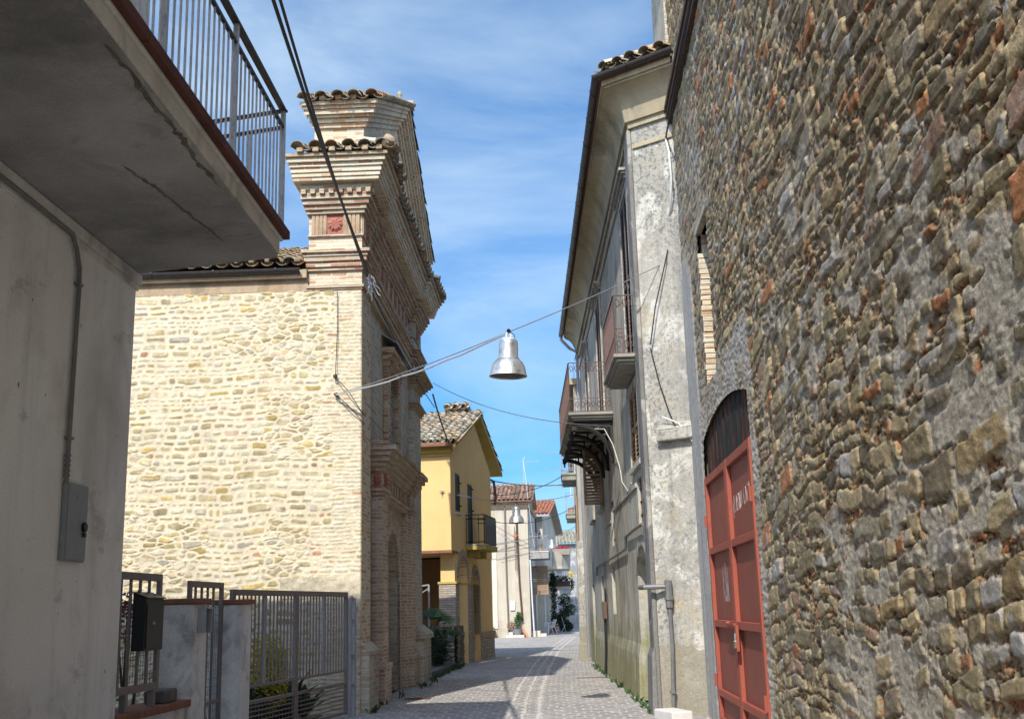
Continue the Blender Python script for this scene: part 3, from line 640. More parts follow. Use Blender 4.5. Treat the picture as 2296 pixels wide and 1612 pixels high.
qm = U > -qe*.8; e = np.where(qm, e2*1.0, e); col = np.where(qm[..., None], col2, col); rise = np.where(qm, r2*.4, rise)
big = (U > -1.35) & (V > 1.85) & (V < 2.2); col = np.where(big[..., None], (.52,.47,.36), col); e = np.where(big, .05, e)
s = sstep(-.004, .022, e); n = fbm(U*9, V*9, 21, 5)
H = s*(.005+.012*rise)+.013*(n-.5)*(.4+s)+tl*.05*s+.012*(fbm(U*1.2, V*1.2, 25, 3)-.5)
mort = np.array([.62,.555,.42])*(.88+.24*fbm(U*3, V*3, 26, 4))[..., None]
smear = sstep(.56, .68, fbm(U*4, V*6, 28, 4))*.75
ss = (s*(1-smear))[..., None]
C = col*ss*(.66+.5*fbm(U*14, V*14, 29, 4))[..., None]+mort*(1-ss)
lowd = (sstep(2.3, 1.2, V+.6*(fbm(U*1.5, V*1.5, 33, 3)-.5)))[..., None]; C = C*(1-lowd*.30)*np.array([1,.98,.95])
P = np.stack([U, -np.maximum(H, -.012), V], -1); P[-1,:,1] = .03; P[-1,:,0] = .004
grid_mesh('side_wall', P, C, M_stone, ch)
m = MB(); m.box(-7.2, -.96, .02, 8.9, -.02, 7.36); build('nave_wall', m, M_facade, ch)
m = MB(); m.box(-5.3, -.952, -.006, .018, 7.155, 7.40); build('wall_head', m, M_mould, ch)
# facade
m = MB(); wall_open(m, 1.0, 7.6, -.02, 9.3, -.55, -.12, [(3.3,5.4,0.0,2.15,1.05),(3.72,4.88,4.85,6.5)]); m.box(-.95,-.551,1.0,7.6,-.02,9.3); build('facade_wall', m, M_facade, ch)
m = MB(); m.box(-.95,0,.02,.999,-.02,9.3); build('corner_pier', m, M_brickpale, ch)
m = MB(); m.box(-.95,0,7.601,9.0,-.02,9.3); build('corner_pilaster', m, M_facade, ch)
m = MB(); m.extr([(-.02,-.1),(.10,-.1),(.10,.92),(.02,1.1),(-.02,1.1)], 'y', .03, 1.06) if False else None
def ringset(mb, z0, z1, d, near=True, far=True, mid=True):
    if near: mb.box(-.95-d*.62, d, -d, 1.0+d*.8, z0, z1)
    if far: mb.box(-.951, d, 7.6-d*.8, 9.0+d, z0, z1)
    if mid: mb.box(-.945-d*.6, -.12+d, 1.0+d*.8+.001 if near else 1.0, 7.6-d*.8-.001 if far else 7.6, z0, z1)
STACK = [(7.50,7.56,.03),(7.56,7.655,.065),(7.655,7.74,.10),(7.74,7.80,.125),(7.80,7.86,.165)]
m = MB(); 
for a in STACK: ringset(m, *a)
ringset(m, 7.145, 7.18, .02, True, False, False); ringset(m, 7.18, 7.235, .045, True, False, False)
build('architrave', m, M_brick, ch, bevel=.008)
m = MB(); m.box(-.119, -.03, 1.01, 7.59, 7.30, 7.499); m.box(-.119, -.0, 1.01, 7.59, 7.44, 7.4985); build('architrave_band', m, M_mould, ch, bevel=.006)
m = MB()
for a in [(8.135,8.17,.035),(8.55,8.62,.06),(8.62,8.70,.10),(8.70,8.79,.145),(8.79,8.87,.19)]: ringset(m, *a)
build('frieze_moulding', m, M_brick, ch, bevel=.01)
m = MB()
for k in range(8): x = -1.05+k*.165; m.box(x, x+.085, -.245, -.19, 8.871, 8.955)
k = -.15
while k < 9.1:
    xx = (.19, .245) if (k < 1.1 or k > 7.4) else (.07, .125)
    m.box(xx[0], xx[1], k, k+.085, 8.871, 8.955); k += .165
ringset(m, 8.871, 8.96, .19); build('dentil_course', m, M_brick, ch)
m = MB()
for a in [(8.961,9.06,.20),(9.06,9.125,.36),(9.125,9.20,.385),(9.20,9.29,.41),(9.29,9.37,.44),(9.37,9.455,.49)]: ringset(m, *a)
build('cornice', m, M_brickpale, ch, bevel=.012)
m = MB(); ringset(m, 9.456, 9.52, .54)
for x in (-1.15,-.87,-.58,-.29,.0,.25): m.box(x+.09, x+.2, -.60, -.5, 9.521, 9.60)
build('tile_bed', m, M_mould, ch, bevel=.01)
# triglyphs and rosettes of the frieze
def tri_y(x0, x1):                          # on the end face
    m = MB(); n = 4; w = (x1-x0)/n
    for k in range(n): m.box(x0+k*w+.008, x0+(k+1)*w-.008, -.028, .019, 8.171, 8.549)
    m.box(x0, x1, -.012, .0195, 8.1705, 8.5495); build('triglyph', m, M_mould, ch, bevel=.005)
def tri_x(y0, y1, x):
    m = MB(); n = 4; w = (y1-y0)/n
    for k in range(n): m.box(x-.01, x+.03, y0+k*w+.008, y0+(k+1)*w-.008, 8.171, 8.549)
    m.box(x-.01, x+.013, y0, y1, 8.1705, 8.5495); build('triglyph', m, M_mould, ch, bevel=.005)
tri_y(-.90,-.62); tri_y(-.33,-.03); tri_x(.03,.31,.0); tri_x(.66,.96,.0); tri_x(7.64,7.92,.0); tri_x(8.66,8.96,.0)
ros = [(-.475,0,8.36,0),(0,.485,8.36,90),(0,8.29,8.36,90)]
k = 1.35
while k < 7.1: tri_x(k, k+.28, -.12); ros.append((-.12, k+.46, 8.36, 90)); k += .64
m = MB(); m.box(-.145,.145,-.0008,.02,-.185,.185)
for k in range(9):
    a = 2*math.pi*k/9; c = Vector((math.cos(a), 0, math.sin(a))); p = Vector((-math.sin(a), 0, math.cos(a)))
    m.add([Vector((0,-.035,0)), c*.08+p*.034+Vector((0,-.03,0)), c*.135+p*.026+Vector((0,-.004,0)), c*.14+Vector((0,-.006,0)), c*.135-p*.026+Vector((0,-.004,0)), c*.08-p*.034+Vector((0,-.03,0)), c*.085+Vector((0,-.05,0))],
          [(0,1,6),(0,6,5),(1,2,6),(2,3,6),(3,4,6),(4,5,6)])
m.lathe([(0,.0),(.022,.005),(.026,.03),(.0,.03)], 10)
rz0 = build('rosette', m, M_terra, ch, fix=False)
for i, (x, y, z, a) in enumerate(ros):
    q = rz0 if i == 0 else copyp(rz0, ch)
    q.location = (x, y if a == 0 else y, z); q.rotation_euler = (0,0,R(a))
    if a == 0: q.location.y = .0
# tiled ledge on the cornice and roof behind
ST_ = Vector((0,0,0))
for (u1, O, U_, V_, v1, sd_) in ((1.78, (-1.18,-.63,9.535), (1,0,0), (0,1,.30), .85, 3), (1.75, (.62,-.55,9.535), (0,1,0), (-1,0,.30), .62, 4), (6.4, (.50,1.2,9.535), (0,1,0), (-1,0,.30), .5, 5), (2.1, (.62,7.45,9.535), (0,1,0), (-1,0,.30), .62, 6)):
    tile_field('cornice_tiles', 0, u1, 0, v1, O, U_, V_, M_tile, ch, .29, .36, .118, sd_)
m = MB(); m.lathe([(.0,0),(.09,0),(.105,.05),(.1,.18),(.06,.2),(0,.2)], 10); q = build('ridge_tile', m, M_mould, ch, smooth=True); q.location = (.50,-.5,9.62); q.rotation_euler = (R(60),0,R(40))
# attic with the pediment
SL = .44
def rk(y, h): return 10.22+SL*min(y, 9-y)+h
m = MB(); m.extr([(0,9.40),(9,9.40),(9,rk(9,.1)),(4.5,rk(4.5,.1)),(0,rk(0,.1))], 'x', -.87, .03); build('attic_wall', m, M_brickpale, ch)
m = MB()
for h0, h1, d in ((0,.10,.05),(.101,.20,.10),(.201,.27,.16),(.271,.37,.22),(.371,.45,.26),(.451,.53,.31)):
    m.extr([(-d, rk(-d,h0)),(4.5, rk(4.5,h0)),(4.5, rk(4.5,h1)),(-d, rk(-d,h1))], 'x', -.875-d*.7, .03+d); m.extr([(4.5, rk(4.5,h0)),(9+d, rk(9+d,h0)),(9+d, rk(9+d,h1)),(4.5, rk(4.5,h1))], 'x', -.875, .03+d)
build('raking_cornice', m, M_brickpale, ch, bevel=.01)
m = MB()
for x in (-1.1,-.82,-.53,-.25): m.box(x+.1, x+.2, -.36, -.28, rk(-.3,.531), rk(-.3,.60))
build('mortar_plugs', m, M_mould, ch)
zt = rk(-.42,.545)
ln_ = 4.92/math.cos(math.atan(SL))
tile_field('pediment_tiles', 0, 1.54, 0, ln_, (-1.15,-.42,zt), (1,0,0), (0,1,SL), M_tile, ch, .285, .36, .115, 7); tile_field('pediment_tiles', 0, 1.32, 0, ln_, (.39,9.42,zt), (-1,0,0), (0,-1,SL), M_tile, ch, .285, .36, .115, 8)
m = MB(); m.lathe([(0,0),(.13,0),(.12,.08),(.05,.1),(.04,.22),(.06,.26),(.03,.34),(0,.35)], 12, (.1,4.5,rk(4.5,.6))); m.extr([(4.35,rk(4.5,.52)),(4.65,rk(4.5,.52)),(4.5,rk(4.5,.72))], 'x', -1.1, .42); build('finial', m, M_mould, ch, smooth=True)
# capital of the far pilaster, capital of its inner strip
m = MB()
for z0, z1, d in ((6.92,6.99,.05),(6.991,7.06,.11),(7.061,7.13,.18),(7.131,7.19,.25),(7.191,7.26,.30)): m.box(-.6, d, 7.6-d, 9.0+d, z0, z1)
for z0, z1, d in ((6.36,6.42,.04),(6.421,6.49,.08),(6.491,6.55,.13)): m.box(-.6, d, 7.6-d, 9.0+d, z0, z1)
build('capital', m, M_mould, ch, bevel=.012)
# plinths
m = MB(); m.box(-.3,.14,.032,1.08,-.02,.93); m.extr([(-.3,.90),(.17,.90),(.17,.98),(.02,1.12),(-.3,1.12)], 'y', .033, 1.10); build('plinth', m, M_facade, ch, bevel=.02); m = MB(); m.box(-.3,.20,7.5,9.1,-.02,1.0); m.extr([(-.3,.97),(.26,.97),(.26,1.09),(.02,1.28),(-.3,1.28)], 'y', 7.45, 9.15); build('plinth', m, M_facade, ch, bevel=.02)
# window over the portal
m = MB(); m.box(-.119,-.01,3.36,3.70,4.80,6.50); m.box(-.119,-.01,4.90,5.24,4.80,6.50); m.box(-.119,.02,3.3,5.3,6.501,6.62); m.box(-.119,.08,3.24,5.36,6.621,6.74); m.box(-.119,.14,3.18,5.42,6.741,6.86); ws = build('window_surround', m, M_brick, ch, bevel=.008)
m = MB(); m.add([(-.115,3.1,7.12),(.2,3.1,6.93),(.2,5.5,6.93),(-.115,5.5,7.12),(-.115,3.1,7.105),(.2,3.1,6.915),(.2,5.5,6.915),(-.115,5.5,7.105)], [(0,1,2,3),(7,6,5,4),(0,4,5,1),(1,5,6,2),(2,6,7,3),(3,7,4,0)]); build('metal_hood', m, M_zinc, ch)
m = MB(); m.box(-.5,-.48,3.72,4.88,4.85,6.5); build('window', m, M_dark, ch)
# portal
po = MB(); wall_open(po, 2.501, 6.099, -.02, 3.69, -.118, -.07, [(3.3,5.4,-.02,2.15,1.05)])
portal = build('portal', po, M_portal, ch)
for a in (1.8, 6.1):
    m = MB(); m.box(-.119,.10,a,a+.7,-.02,3.70); m.box(-.118,.04,a+.701 if a < 3 else a-.40,a+1.1 if a < 3 else a-.001,-.02,3.69); build('pilaster', m, M_portal, portal, bevel=.012)
    m = MB(); m.box(-.119,.15,a-.06,a+.76,-.02,.62); m.box(-.119,.17,a-.08,a+.78,.60,.70); build('pilaster_base', m, M_portal, portal, bevel=.012)
m = MB(); arch_ring(m, 3.3, 5.4, 2.15, 1.05, .26, -.119, -.06, 22, -.02); build('archivolt', m, M_portal, portal, bevel=.006)
m = MB()
for z0, z1, d in ((3.701,3.78,.02),(3.781,3.85,.06),(3.851,4.16,-.01),(4.161,4.24,.04),(4.241,4.33,.09),(4.331,4.43,.15),(4.431,4.52,.22),(4.521,4.62,.28)):
    m.box(-.119,.10+d,1.8-d,2.5+d*.6,z0,z1); m.box(-.119,.10+d,6.1-d*.6,6.8+d,z0,z1); m.box(-.118,.02+d,2.5+d*.6+.001,6.1-d*.6-.001,z0,z1-.001)
m.extr([(-.119,4.621),(.36,4.621),(-.119,4.76)], 'y', 1.5, 7.1)
k = 2.65
while k < 5.9: m.box(.01,.035,k,k+.09,3.86,4.15); m.box(.01,.035,k+.11,k+.2,3.86,4.15); k += .42
build('portal_entablature', m, M_portal, portal, bevel=.01)
q = copyp(rz0, portal); q.location = (.10,2.15,4.0); q.rotation_euler = (0,0,R(90)); q.scale = (.8,.8,.75)
q = copyp(rz0, portal); q.location = (2.15-2.15,1.8,4.0); q.rotation_euler = (0,0,0); q.scale = (.5,.8,.75)
M_door = wood('old_church_door', (.10,.065,.04), (.05,.033,.022))
m = MB()
for k in range(9): m.box(-.52,-.48+.004*(k%2),3.3+k*.2334,3.3+k*.2334+.228,0,3.19)
build('door', m, M_door, portal)
# gutter and roof of the nave
m = MB(); n = 9; pr = [(.085*math.cos(math.pi+math.pi*k/n), .085*math.sin(math.pi+math.pi*k/n)) for k in range(n+1)]; pr2 = [(a*.9, b*.9) for a, b in pr[::-1]]
m.extr([(-.13+a, 7.52+b) for a, b in pr+pr2], 'x', -7, -1.06)
for x in (-1.5,-2.6,-3.7,-4.8): m.box(x,x+.03,-.225,-.02,7.5,7.53)
build('gutter', m, M_gutter, ch, smooth=True)
tile_field('roof_tiles', 0, 5.4, 0, 4.6, (-6.5,-.2,7.57), (1,0,0), (0,1,.385), M_tile, ch, .27, .36, .112, 12)
m = MB(); m.extr([(-.1,7.37),(8.9,7.37),(8.9,7.6),(4.4,9.2),(-.1,7.52)], 'x', -7.1, -.96); build('roof_slab', m, M_mould, ch)

# wall irons on the sunny side, wires
def hook(label, p):
    m = MB(); m.tube([(0,.05,0),(0,-.06,0)], .012, 6); m.tube([(0,-.06+.03*math.sin(a)*0-.0,0.03*math.cos(a)-.0) if False else (.028*math.sin(a),-.07,.028*math.cos(a)) for a in [k*.6 for k in range(10)]], .008, 5); m.box(-.03,.03,-.025,-.012,-.03,.03)
    o = build('wall_hook', m, M_iron, loc=tuple(fpt(CO, CA, p)), rot=(0,0,R(CA))); return tag(o, label, 'hook')
hook('lower iron wall hook of the lamp wire on the church side', (-.42,-.03,5.26)); hook('upper iron wall hook below the thin vertical wire on the church side', (-.44,-.03,5.58))
def cable(label, pts, r, mat=None, cat='cable', name='cable', group=None):
    m = MB(); m.tube(pts, r, 6); return tag(build(name, m, mat or M_cable, smooth=True), label, cat, group)
cp = lambda x, y, z: fpt(CO, CA, (x, y, z))
cable('thin vertical wire down the sunny church wall to the upper hook', [cp(-.42,-.06,7.1), cp(-.415,-.05,6.4), cp(-.44,-.06,5.6)], .007, M_iron)
cable('thin stay wire from the upper hook to the church corner', [cp(-.44,-.08,5.57), cp(-.2,-.14,5.3), cp(.01,-.02,4.95), cp(.02,.3,4.93)], .007, M_iron)
cable('thin stay wire from the lower hook to the church corner', [cp(-.42,-.08,5.25), cp(-.2,-.12,5.05), cp(.01,-.03,4.8), cp(.02,.2,4.78)], .008, M_iron)
hk = cp(-.42,-.10,5.26); lt = Vector((-1.075,15.8,5.60)); re = Vector((1.52,17.1,7.02))
w1 = sag(hk, lt, .05, 12)
cable('steel span wire carrying the big lamp between church and right wall', w1+sag(lt, re, .03, 12)[1:], .008, M_wire, 'wire', 'span_wire')
cable('silver wrapped lead running along the span wire to the big lamp', [p+Vector((0,0,-.012-.05*math.sin(math.pi*i/12)*(1+.25*math.sin(i*2.2)))) for i, p in enumerate(w1)], .014, M_wrap)
cable('upper of two black overhead cables reaching the church corner', sag(cp(.12,-.02,7.45), Vector((-1.87,.9,7.55)), .33, 20), .02); cable('lower of two black overhead cables reaching the church corner', sag(cp(.11,-.04,7.36), Vector((-1.70,.9,7.55)), .36, 20), .016)
m = MB(); rng = random.Random(4)
for k in range(9):
    p = Vector((.1+rng.uniform(-.02,.05), rng.uniform(-.02,.25), 7.42)); pts = []
    for j in range(7): pts.append(p.copy()); p += Vector((rng.uniform(-.03,.05), rng.uniform(-.03,.06), rng.uniform(-.09,-.02)))
    m.tube([fpt(CO, CA, q) for q in pts], .008, 5)
tag(build('cable_bundle', m, M_wrap, smooth=True), 'tangle of silver and black cable ends at the church corner', 'cable')
cable('black cable sagging along the shaded church facade below the cornice', [cp(.1,.1,7.3), cp(.12,1.6,7.12), cp(.14,4.2,7.0), cp(.2,7.2,6.85), cp(.33,9.3,6.7)], .012)

# ------------------------------------------------------------------ hanging lamps
def lamp(label, loc, s=1.0, yaw=0, tilt=(0,0)):
    o = thing('hanging_lamp', label, 'street lamp', loc, yaw, 'bell shaped lamps hung over the street'); o.scale = (s,)*3; o.rotation_euler = (tilt[0], tilt[1], R(yaw))
    m = MB(); m.lathe([(0,-.115),(.075,-.117),(.125,-.125),(.137,-.15),(.14,-.2),(.146,-.385),(.15,-.395),(.162,-.40),(.165,-.412),(.155,-.418)], 32); build('gear_housing', m, M_alu, o, smooth=True)
    m = MB(); m.lathe([(.155,-.415),(.185,-.43),(.22,-.47),(.247,-.53),(.262,-.60),(.268,-.64),(.28,-.655),(.282,-.67),(.274,-.672),(.262,-.655)], 40); sh = build('shade', m, M_alu, o, smooth=True)
    m = MB(); m.lathe([(.262,-.655),(.255,-.60),(.238,-.53),(.21,-.475),(.175,-.44),(0,-.42)], 40); build('reflector', m, M_lampin, sh, smooth=True)
    m = MB(); m.lathe([(0,-.60),(.03,-.595),(.05,-.57),(.052,-.54),(.03,-.47),(.02,-.42)], 16); build('bulb', m, plain('bulb_glass', (.5,.48,.45), .2, 0, .5), o, smooth=True)
    m = MB(); m.tube([(-.03,0,-.115),(-.035,0,-.05),(-.012,0,0),(.012,0,0),(.035,0,-.05),(.03,0,-.115)], .013, 8); m.box(-.06,.06,-.03,.03,-.12,-.10); m.lathe([(0,-.1),(.09,-.1),(.1,-.117)], 16); build('hanger', m, M_ptwhite if s == 1 else M_wire, o, smooth=True)
    m = MB(); m.tube([(0,0,-.01),(.0,0,.05)], .012, 6); m.box(-.025,.025,-.02,.02,-.01,.035); m.tube([(.02,0,.01),(.09,0,-.04),(.1,0,-.12)], .006, 5); build('wire_clamp', m, M_black, o); return o
lamp('big aluminium bell lamp hung nearest over the middle of the street', tuple(lt), 1.0, 20, (R(2),R(1.5)))
# ------------------------------------------------------------------ yellow house (frame: x out to the street, y along the street)
YO = (-3.93, 34.16); YA = -5.3
M_yel = plaster('ochre_plaster', (.76,.52,.235), (.71,.475,.205), (.54,.35,.15), 1.0, .25, .10, .12, .002); M_yel2 = plaster('ochre_trim', (.50,.38,.12), (.44,.33,.10), (.25,.19,.08), 1.5, .3, .1, .2, .002)
M_ybrick = brick('narrow_house_brick', [(.48,.42,.34),(.42,.36,.29),(.52,.45,.36),(.45,.33,.25),(.38,.33,.27)], (.25,.22,.19), bw=.26, rh=.065, ms=.012, dirta=.2)
M_green = metal('dark_green_shutter', (.02,.05,.05), .5, .1, None)
yh = thing('yellow_house', 'ochre yellow house with tiled gable, dark shutters and arched porch', 'house', (*YO, 0), YA)
ZU = 3.30
m = MB(); wall_open(m, -1.6, 5.0, ZU, 6.15, -.35, 0, [(-.95,-.3,4.5,5.68),(.9,1.6,3.56,5.55)]); m.extr([(-1.6,6.151),(5.0,6.151),(5.0,6.35),(2.1,7.75),(-1.6,6.35)], 'x', -.35, 0); m.box(-6.5,-.351,-1.6,-1.3,ZU,6.35); m.box(-6.5,-.351,4.7,5.0,ZU,6.35); m.box(-6.5,-.351,-1.3,4.7,ZU,ZU+.2); build('wall', m, M_yel, yh)
m = MB(); m.box(-6.5,.02,-1.63,-1.601,ZU-.05,ZU+.03); m.box(.0005,.02,-1.6,-.7,ZU-.05,ZU+.02); build('jetty_edge', m, M_cop2, yh)
m = MB(); m.box(-6.5,.05,-1.66,-1.601,6.10,6.32); m.box(-6.5,.10,-1.74,-1.661,6.2,6.34); build('eaves_moulding', m, M_yel2, yh, bevel=.01)
m = MB(); m.box(-6.6,.14,-2.0,-1.80,6.35,6.48); build('gutter', m, metal('copper_brown_gutter', (.22,.11,.06), .5, .3, None), yh, bevel=.02)
# lower storey: street wall with two arches, end pier, porch
m = MB(); wall_open(m, -1.1, 5.0, 0.0, ZU-.001, -.45, -.02, [(-.62,.72,0.0,2.42,.80),(1.5,2.55,.28,2.4,.45)]); build('street_wall', m, M_yel, yh)
pieces('brick_pier', [(-.50,.012,-1.13,-.63,-.02,2.36),(-.47,.012,.73,1.20,-.02,2.36)], M_ybrick, yh, .006)
pieces('impost', [(-.53,.05,-1.16,-.61,2.361,2.43),(-.49,.03,.70,1.22,2.361,2.42)], M_yel2, yh, .008)
build('arch_ring', arch_ring(MB(), -.62, .72, 2.43, .79, .20, -.44, .012, 18), M_ybrick, yh); build('arch_ring', arch_ring(MB(), 1.5, 2.55, 2.4, .45, .17, -.3, .012, 14, .8), M_ybrick, yh)
pieces('brick_base', [(-.02,.03,2.75,5.02,-.02,.68),(-.02,.03,1.21,1.49,-.02,.68)], M_ybrick, yh); pieces('stone_band', [(-.02,.05,2.72,5.04,.681,.88),(-.02,.045,1.22,1.48,.681,.86)], M_mould, yh, .008)
m = MB(); m.box(-.40,-.36,1.5,2.55,.28,2.8); build('blind_arch_panel', m, M_portal, yh)
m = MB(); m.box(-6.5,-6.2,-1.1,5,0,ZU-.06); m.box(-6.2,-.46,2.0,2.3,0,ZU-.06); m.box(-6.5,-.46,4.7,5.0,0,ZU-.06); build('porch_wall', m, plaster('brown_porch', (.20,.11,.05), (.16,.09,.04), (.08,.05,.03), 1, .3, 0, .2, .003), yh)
# roof
SY = .385; ZR = 6.52; LR = 4.1/math.cos(math.atan(SY))
m = MB(); m.extr([(-1.9,6.33),(2.1,7.87),(6.1,6.33),(6.1,6.43),(2.1,7.97),(-1.9,6.43)], 'x', -6.7, .22); build('roof_boards', m, M_yel2, yh)
m = MB(); m.extr([(-1.95,6.31),(2.1,7.86),(6.15,6.31),(6.15,6.46),(2.1,8.01),(-1.95,6.46)], 'x', .221, .25); build('verge_board', m, M_yel2, yh)
tile_field('roof_tiles', 0, 6.9, 0, LR, (-6.6,-2.0,6.44), (1,0,0), (0,1,SY), M_tile, yh, .23, .36, .095, 21, [(.40,.28,.17),(.34,.30,.23),(.48,.34,.20),(.30,.26,.20),(.42,.38,.30)], 1.4)
tile_field('roof_tiles', 0, 6.9, 0, LR, (.3,6.2,6.44), (-1,0,0), (0,-1,SY), M_tile, yh, .23, .36, .095, 22)
m = MB()
for k in range(18): m.tube([(-6.6+k*.38,2.1,8.0),(-6.6+k*.38+.42,2.1,8.03)], [.10,.085], 8)
build('ridge_tiles', m, M_mould, yh, smooth=True)
cx, cy = .0, 2.1
c_ = MB(); c_.box(-.85,-.22,1.82,2.4,7.7,8.02); chm = build('chimney', c_, M_ybrick, yh)
m = MB()
for x in (-.84,-.60,-.34): m.box(x,x+.10,1.84,1.94,8.021,8.14); m.box(x,x+.10,2.28,2.38,8.021,8.14)
build('chimney_vent_course', m.box(-.80,-.27,1.9,2.32,8.02,8.13), M_ybrick, chm)
for (O, U_, V_, u1) in (((-.97,1.68,8.14),(1,0,0),(0,1,.45),.86), ((-.11,2.54,8.14),(-1,0,0),(0,-1,.45),.86)): tile_field('chimney_tiles', 0, u1, 0, .44, O, U_, V_, M_tile, chm, .26, .3, .105, 25)
m = MB(); m.extr([(1.72,8.14),(2.5,8.14),(2.11,8.32)], 'x', -.92,-.16); build('chimney_cap', m, M_mould, chm)
# openings
w = louvre(yh, 'shutter', -.94,-.31,4.52,5.66,-.04,M_green,.05); m = MB(); m.box(-.1,.06,-1.0,-.25,4.44,4.5); build('window_sill', m, M_fascia, yh, bevel=.006)
louvre(yh, 'shutter', .91,1.59,3.58,5.53,-.04,M_green,.05)
for y in (-.31,1.6):
    m = MB(); m.box(0.001,.05,y,y+.06,4.7,4.74); m.box(.001,.05,y,y+.06,5.4,5.44); build('shutter_hinge', m, M_black, yh)
m = MB(); m.box(.001,.66,.45,2.45,3.42,3.56); m.extr([(.001,3.2),(.5,3.30),(.62,3.42),(.001,3.42)], 'x', 0, 0) if False else None
m.box(.001,.35,.8,1.1,3.2,3.419); m.box(.001,.35,1.9,2.2,3.2,3.419); bal = build('balcony', m, M_yel2, yh, bevel=.01)
m = MB(); m.box(-.0+.001,.67,.43,2.47,3.561,3.585); build('balcony_slab', m, M_fascia, bal, bevel=.004)
m = MB(); zt_, zb_ = 4.5, 3.66
for z in (zt_, zt_-.12, zb_): m.bar((.01,.5,z),(.62,.5,z),.025,.025); m.bar((.62,.5,z),(.62,2.4,z),.025,.025); m.bar((.01,2.4,z),(.62,2.4,z),.025,.025)
for x in (.03,.22,.42,.60): m.bar((x,.5,3.585),(x,.5,zt_),.016 if x < .6 else .03)
y = .6
while y < 2.4: m.bar((.62,y,3.585),(.62,y,zt_),.016); y += .11
build('railing', m, M_black, bal)
m = MB(); m.box(.632,.64,.52,2.4,3.62,4.46); build('privacy_cloth', m, M_black, bal)
# iron gate frame in the porch, garden wall with palm
m = MB(); m.bar((-2.6,-1.3,0),(-2.6,-1.3,1.9),.05); m.bar((-1.0+.25,-1.35,.2),(-.75,-1.35,2.35),.05); m.bar((-2.6,-1.3,2.15),(-.75,-1.35,2.35),.04); m.bar((-2.6,-1.3,1.2),(-.75,-1.35,2.25),.03)
o = tag(build('porch_frame', m, M_gateg, loc=(*YO,0), rot=(0,0,R(YA))), 'grey tubular frame with a diagonal brace in front of the dark porch', 'frame')
lw = thing('stone_garden_wall', 'low dark stone wall with moss between church and yellow house', 'wall', (-4.02, 32.6, 0), -3)
def wallface(n0, ln, seed):
    U, V = np.meshgrid(np.linspace(0, ln, n0), np.linspace(-.05, 1.12, 60), indexing='ij')
    e, f1, col, rise, tl = rubble(U, V, .22, .12, seed, [(.24,.21,.16,4),(.31,.27,.20,3),(.18,.17,.14,3),(.22,.17,.12,1)], .5, .05, .4)
    s = sstep(.03,.2,e); n = fbm(U*9,V*9,seed+1,4); return U, V, s*.045+.03*(n-.5)+.02*rise*s, col*s[...,None]*(.6+.8*n)[...,None]+np.array([.12,.11,.09])*(1-s)[...,None]
U, V, Hh, cc = wallface(90, 1.7, 44); P = np.stack([-1.7+U, -Hh-.02, V], -1); grid_mesh('stone_face', P, cc, M_rough, lw, flip=False)
U, V, Hh, cc = wallface(60, 1.25, 47); P = np.stack([.02+Hh, U-.03, V], -1); grid_mesh('stone_end', P, cc, M_rough, lw)
m = MB(); m.box(-1.7,.0,0,1.2,-.05,1.10); m.box(-1.7,.05,-.05,1.22,1.101,1.15); build('core', m, M_earth, lw, bevel=.02)
m = MB(); m.extr([(-5.0,27.3),(-3.95,27.5),(-4.0,33.0),(-5.0,33.2)], 'z', -.02, .16); tag(build('kerb', m, plaster('old_concrete_kerb', (.20,.19,.165), (.14,.135,.12), (.06,.07,.035), 2, .8, 0, .5, .01), bevel=.03), kind='structure')
rng = random.Random(8); pm = thing('fan_palm', 'green fan palm leaning out between church and yellow house', 'palm', (-4.5,31.2,0))
m = MB(); m.tube([(0,0,0),(.0,-.05,.5),(-.02,-.1,1.0)], [.13,.12,.1], 8); build('trunk', m, M_bark, pm, smooth=True)
for i in range(13):
    a = rng.uniform(0, 6.28); el = rng.uniform(-.25, 1.0); d = Vector((math.cos(a)*math.cos(el), math.sin(a)*math.cos(el), math.sin(el))); b = Vector((-.02,-.1,1.05)); tip = b+d*.45
    m = MB(); m.tube([b, b+d*.25, tip], .01, 5); sd_ = d.cross(Vector((0,0,1))).normalized(); up_ = sd_.cross(d)
    for k in range(17):
        t = -1.35+2.7*k/16; dd = (d*math.cos(t)+sd_*math.sin(t)).normalized(); l_ = .5*(.75+.25*math.cos(t)); q = dd.cross(up_).normalized()*.022
        e1 = tip+dd*l_*.6-up_*.03; e2 = tip+dd*l_-up_*.14-Vector((0,0,.06)); m.add([tip, e1+q, e2, e1-q], [(0,1,2,3)])
    build('frond', m, M_leafd if i%2 else M_leaf, pm, fix=False)
shrub('shrub', 'dark low bush under the fan palm beside the church', 'shrub', (-4.35,30.2,0), [((0,0,.7),(.35,.7,.5)),((0,.8,.5),(.3,.6,.4))], .1, M_leafd, 700, 5, 15)
cable('black cable slanting from the church capital down to the yellow house eaves', sag(cp(.30,9.2,7.02), fpt(YO, YA, (.1,-1.75,6.25)), .12), .022)
cable('thin grey wire from the church capital to the long balcony', sag(cp(.32,9.1,7.3), Vector((.42,18.4,4.55)), .25, 20), .008, M_wire)

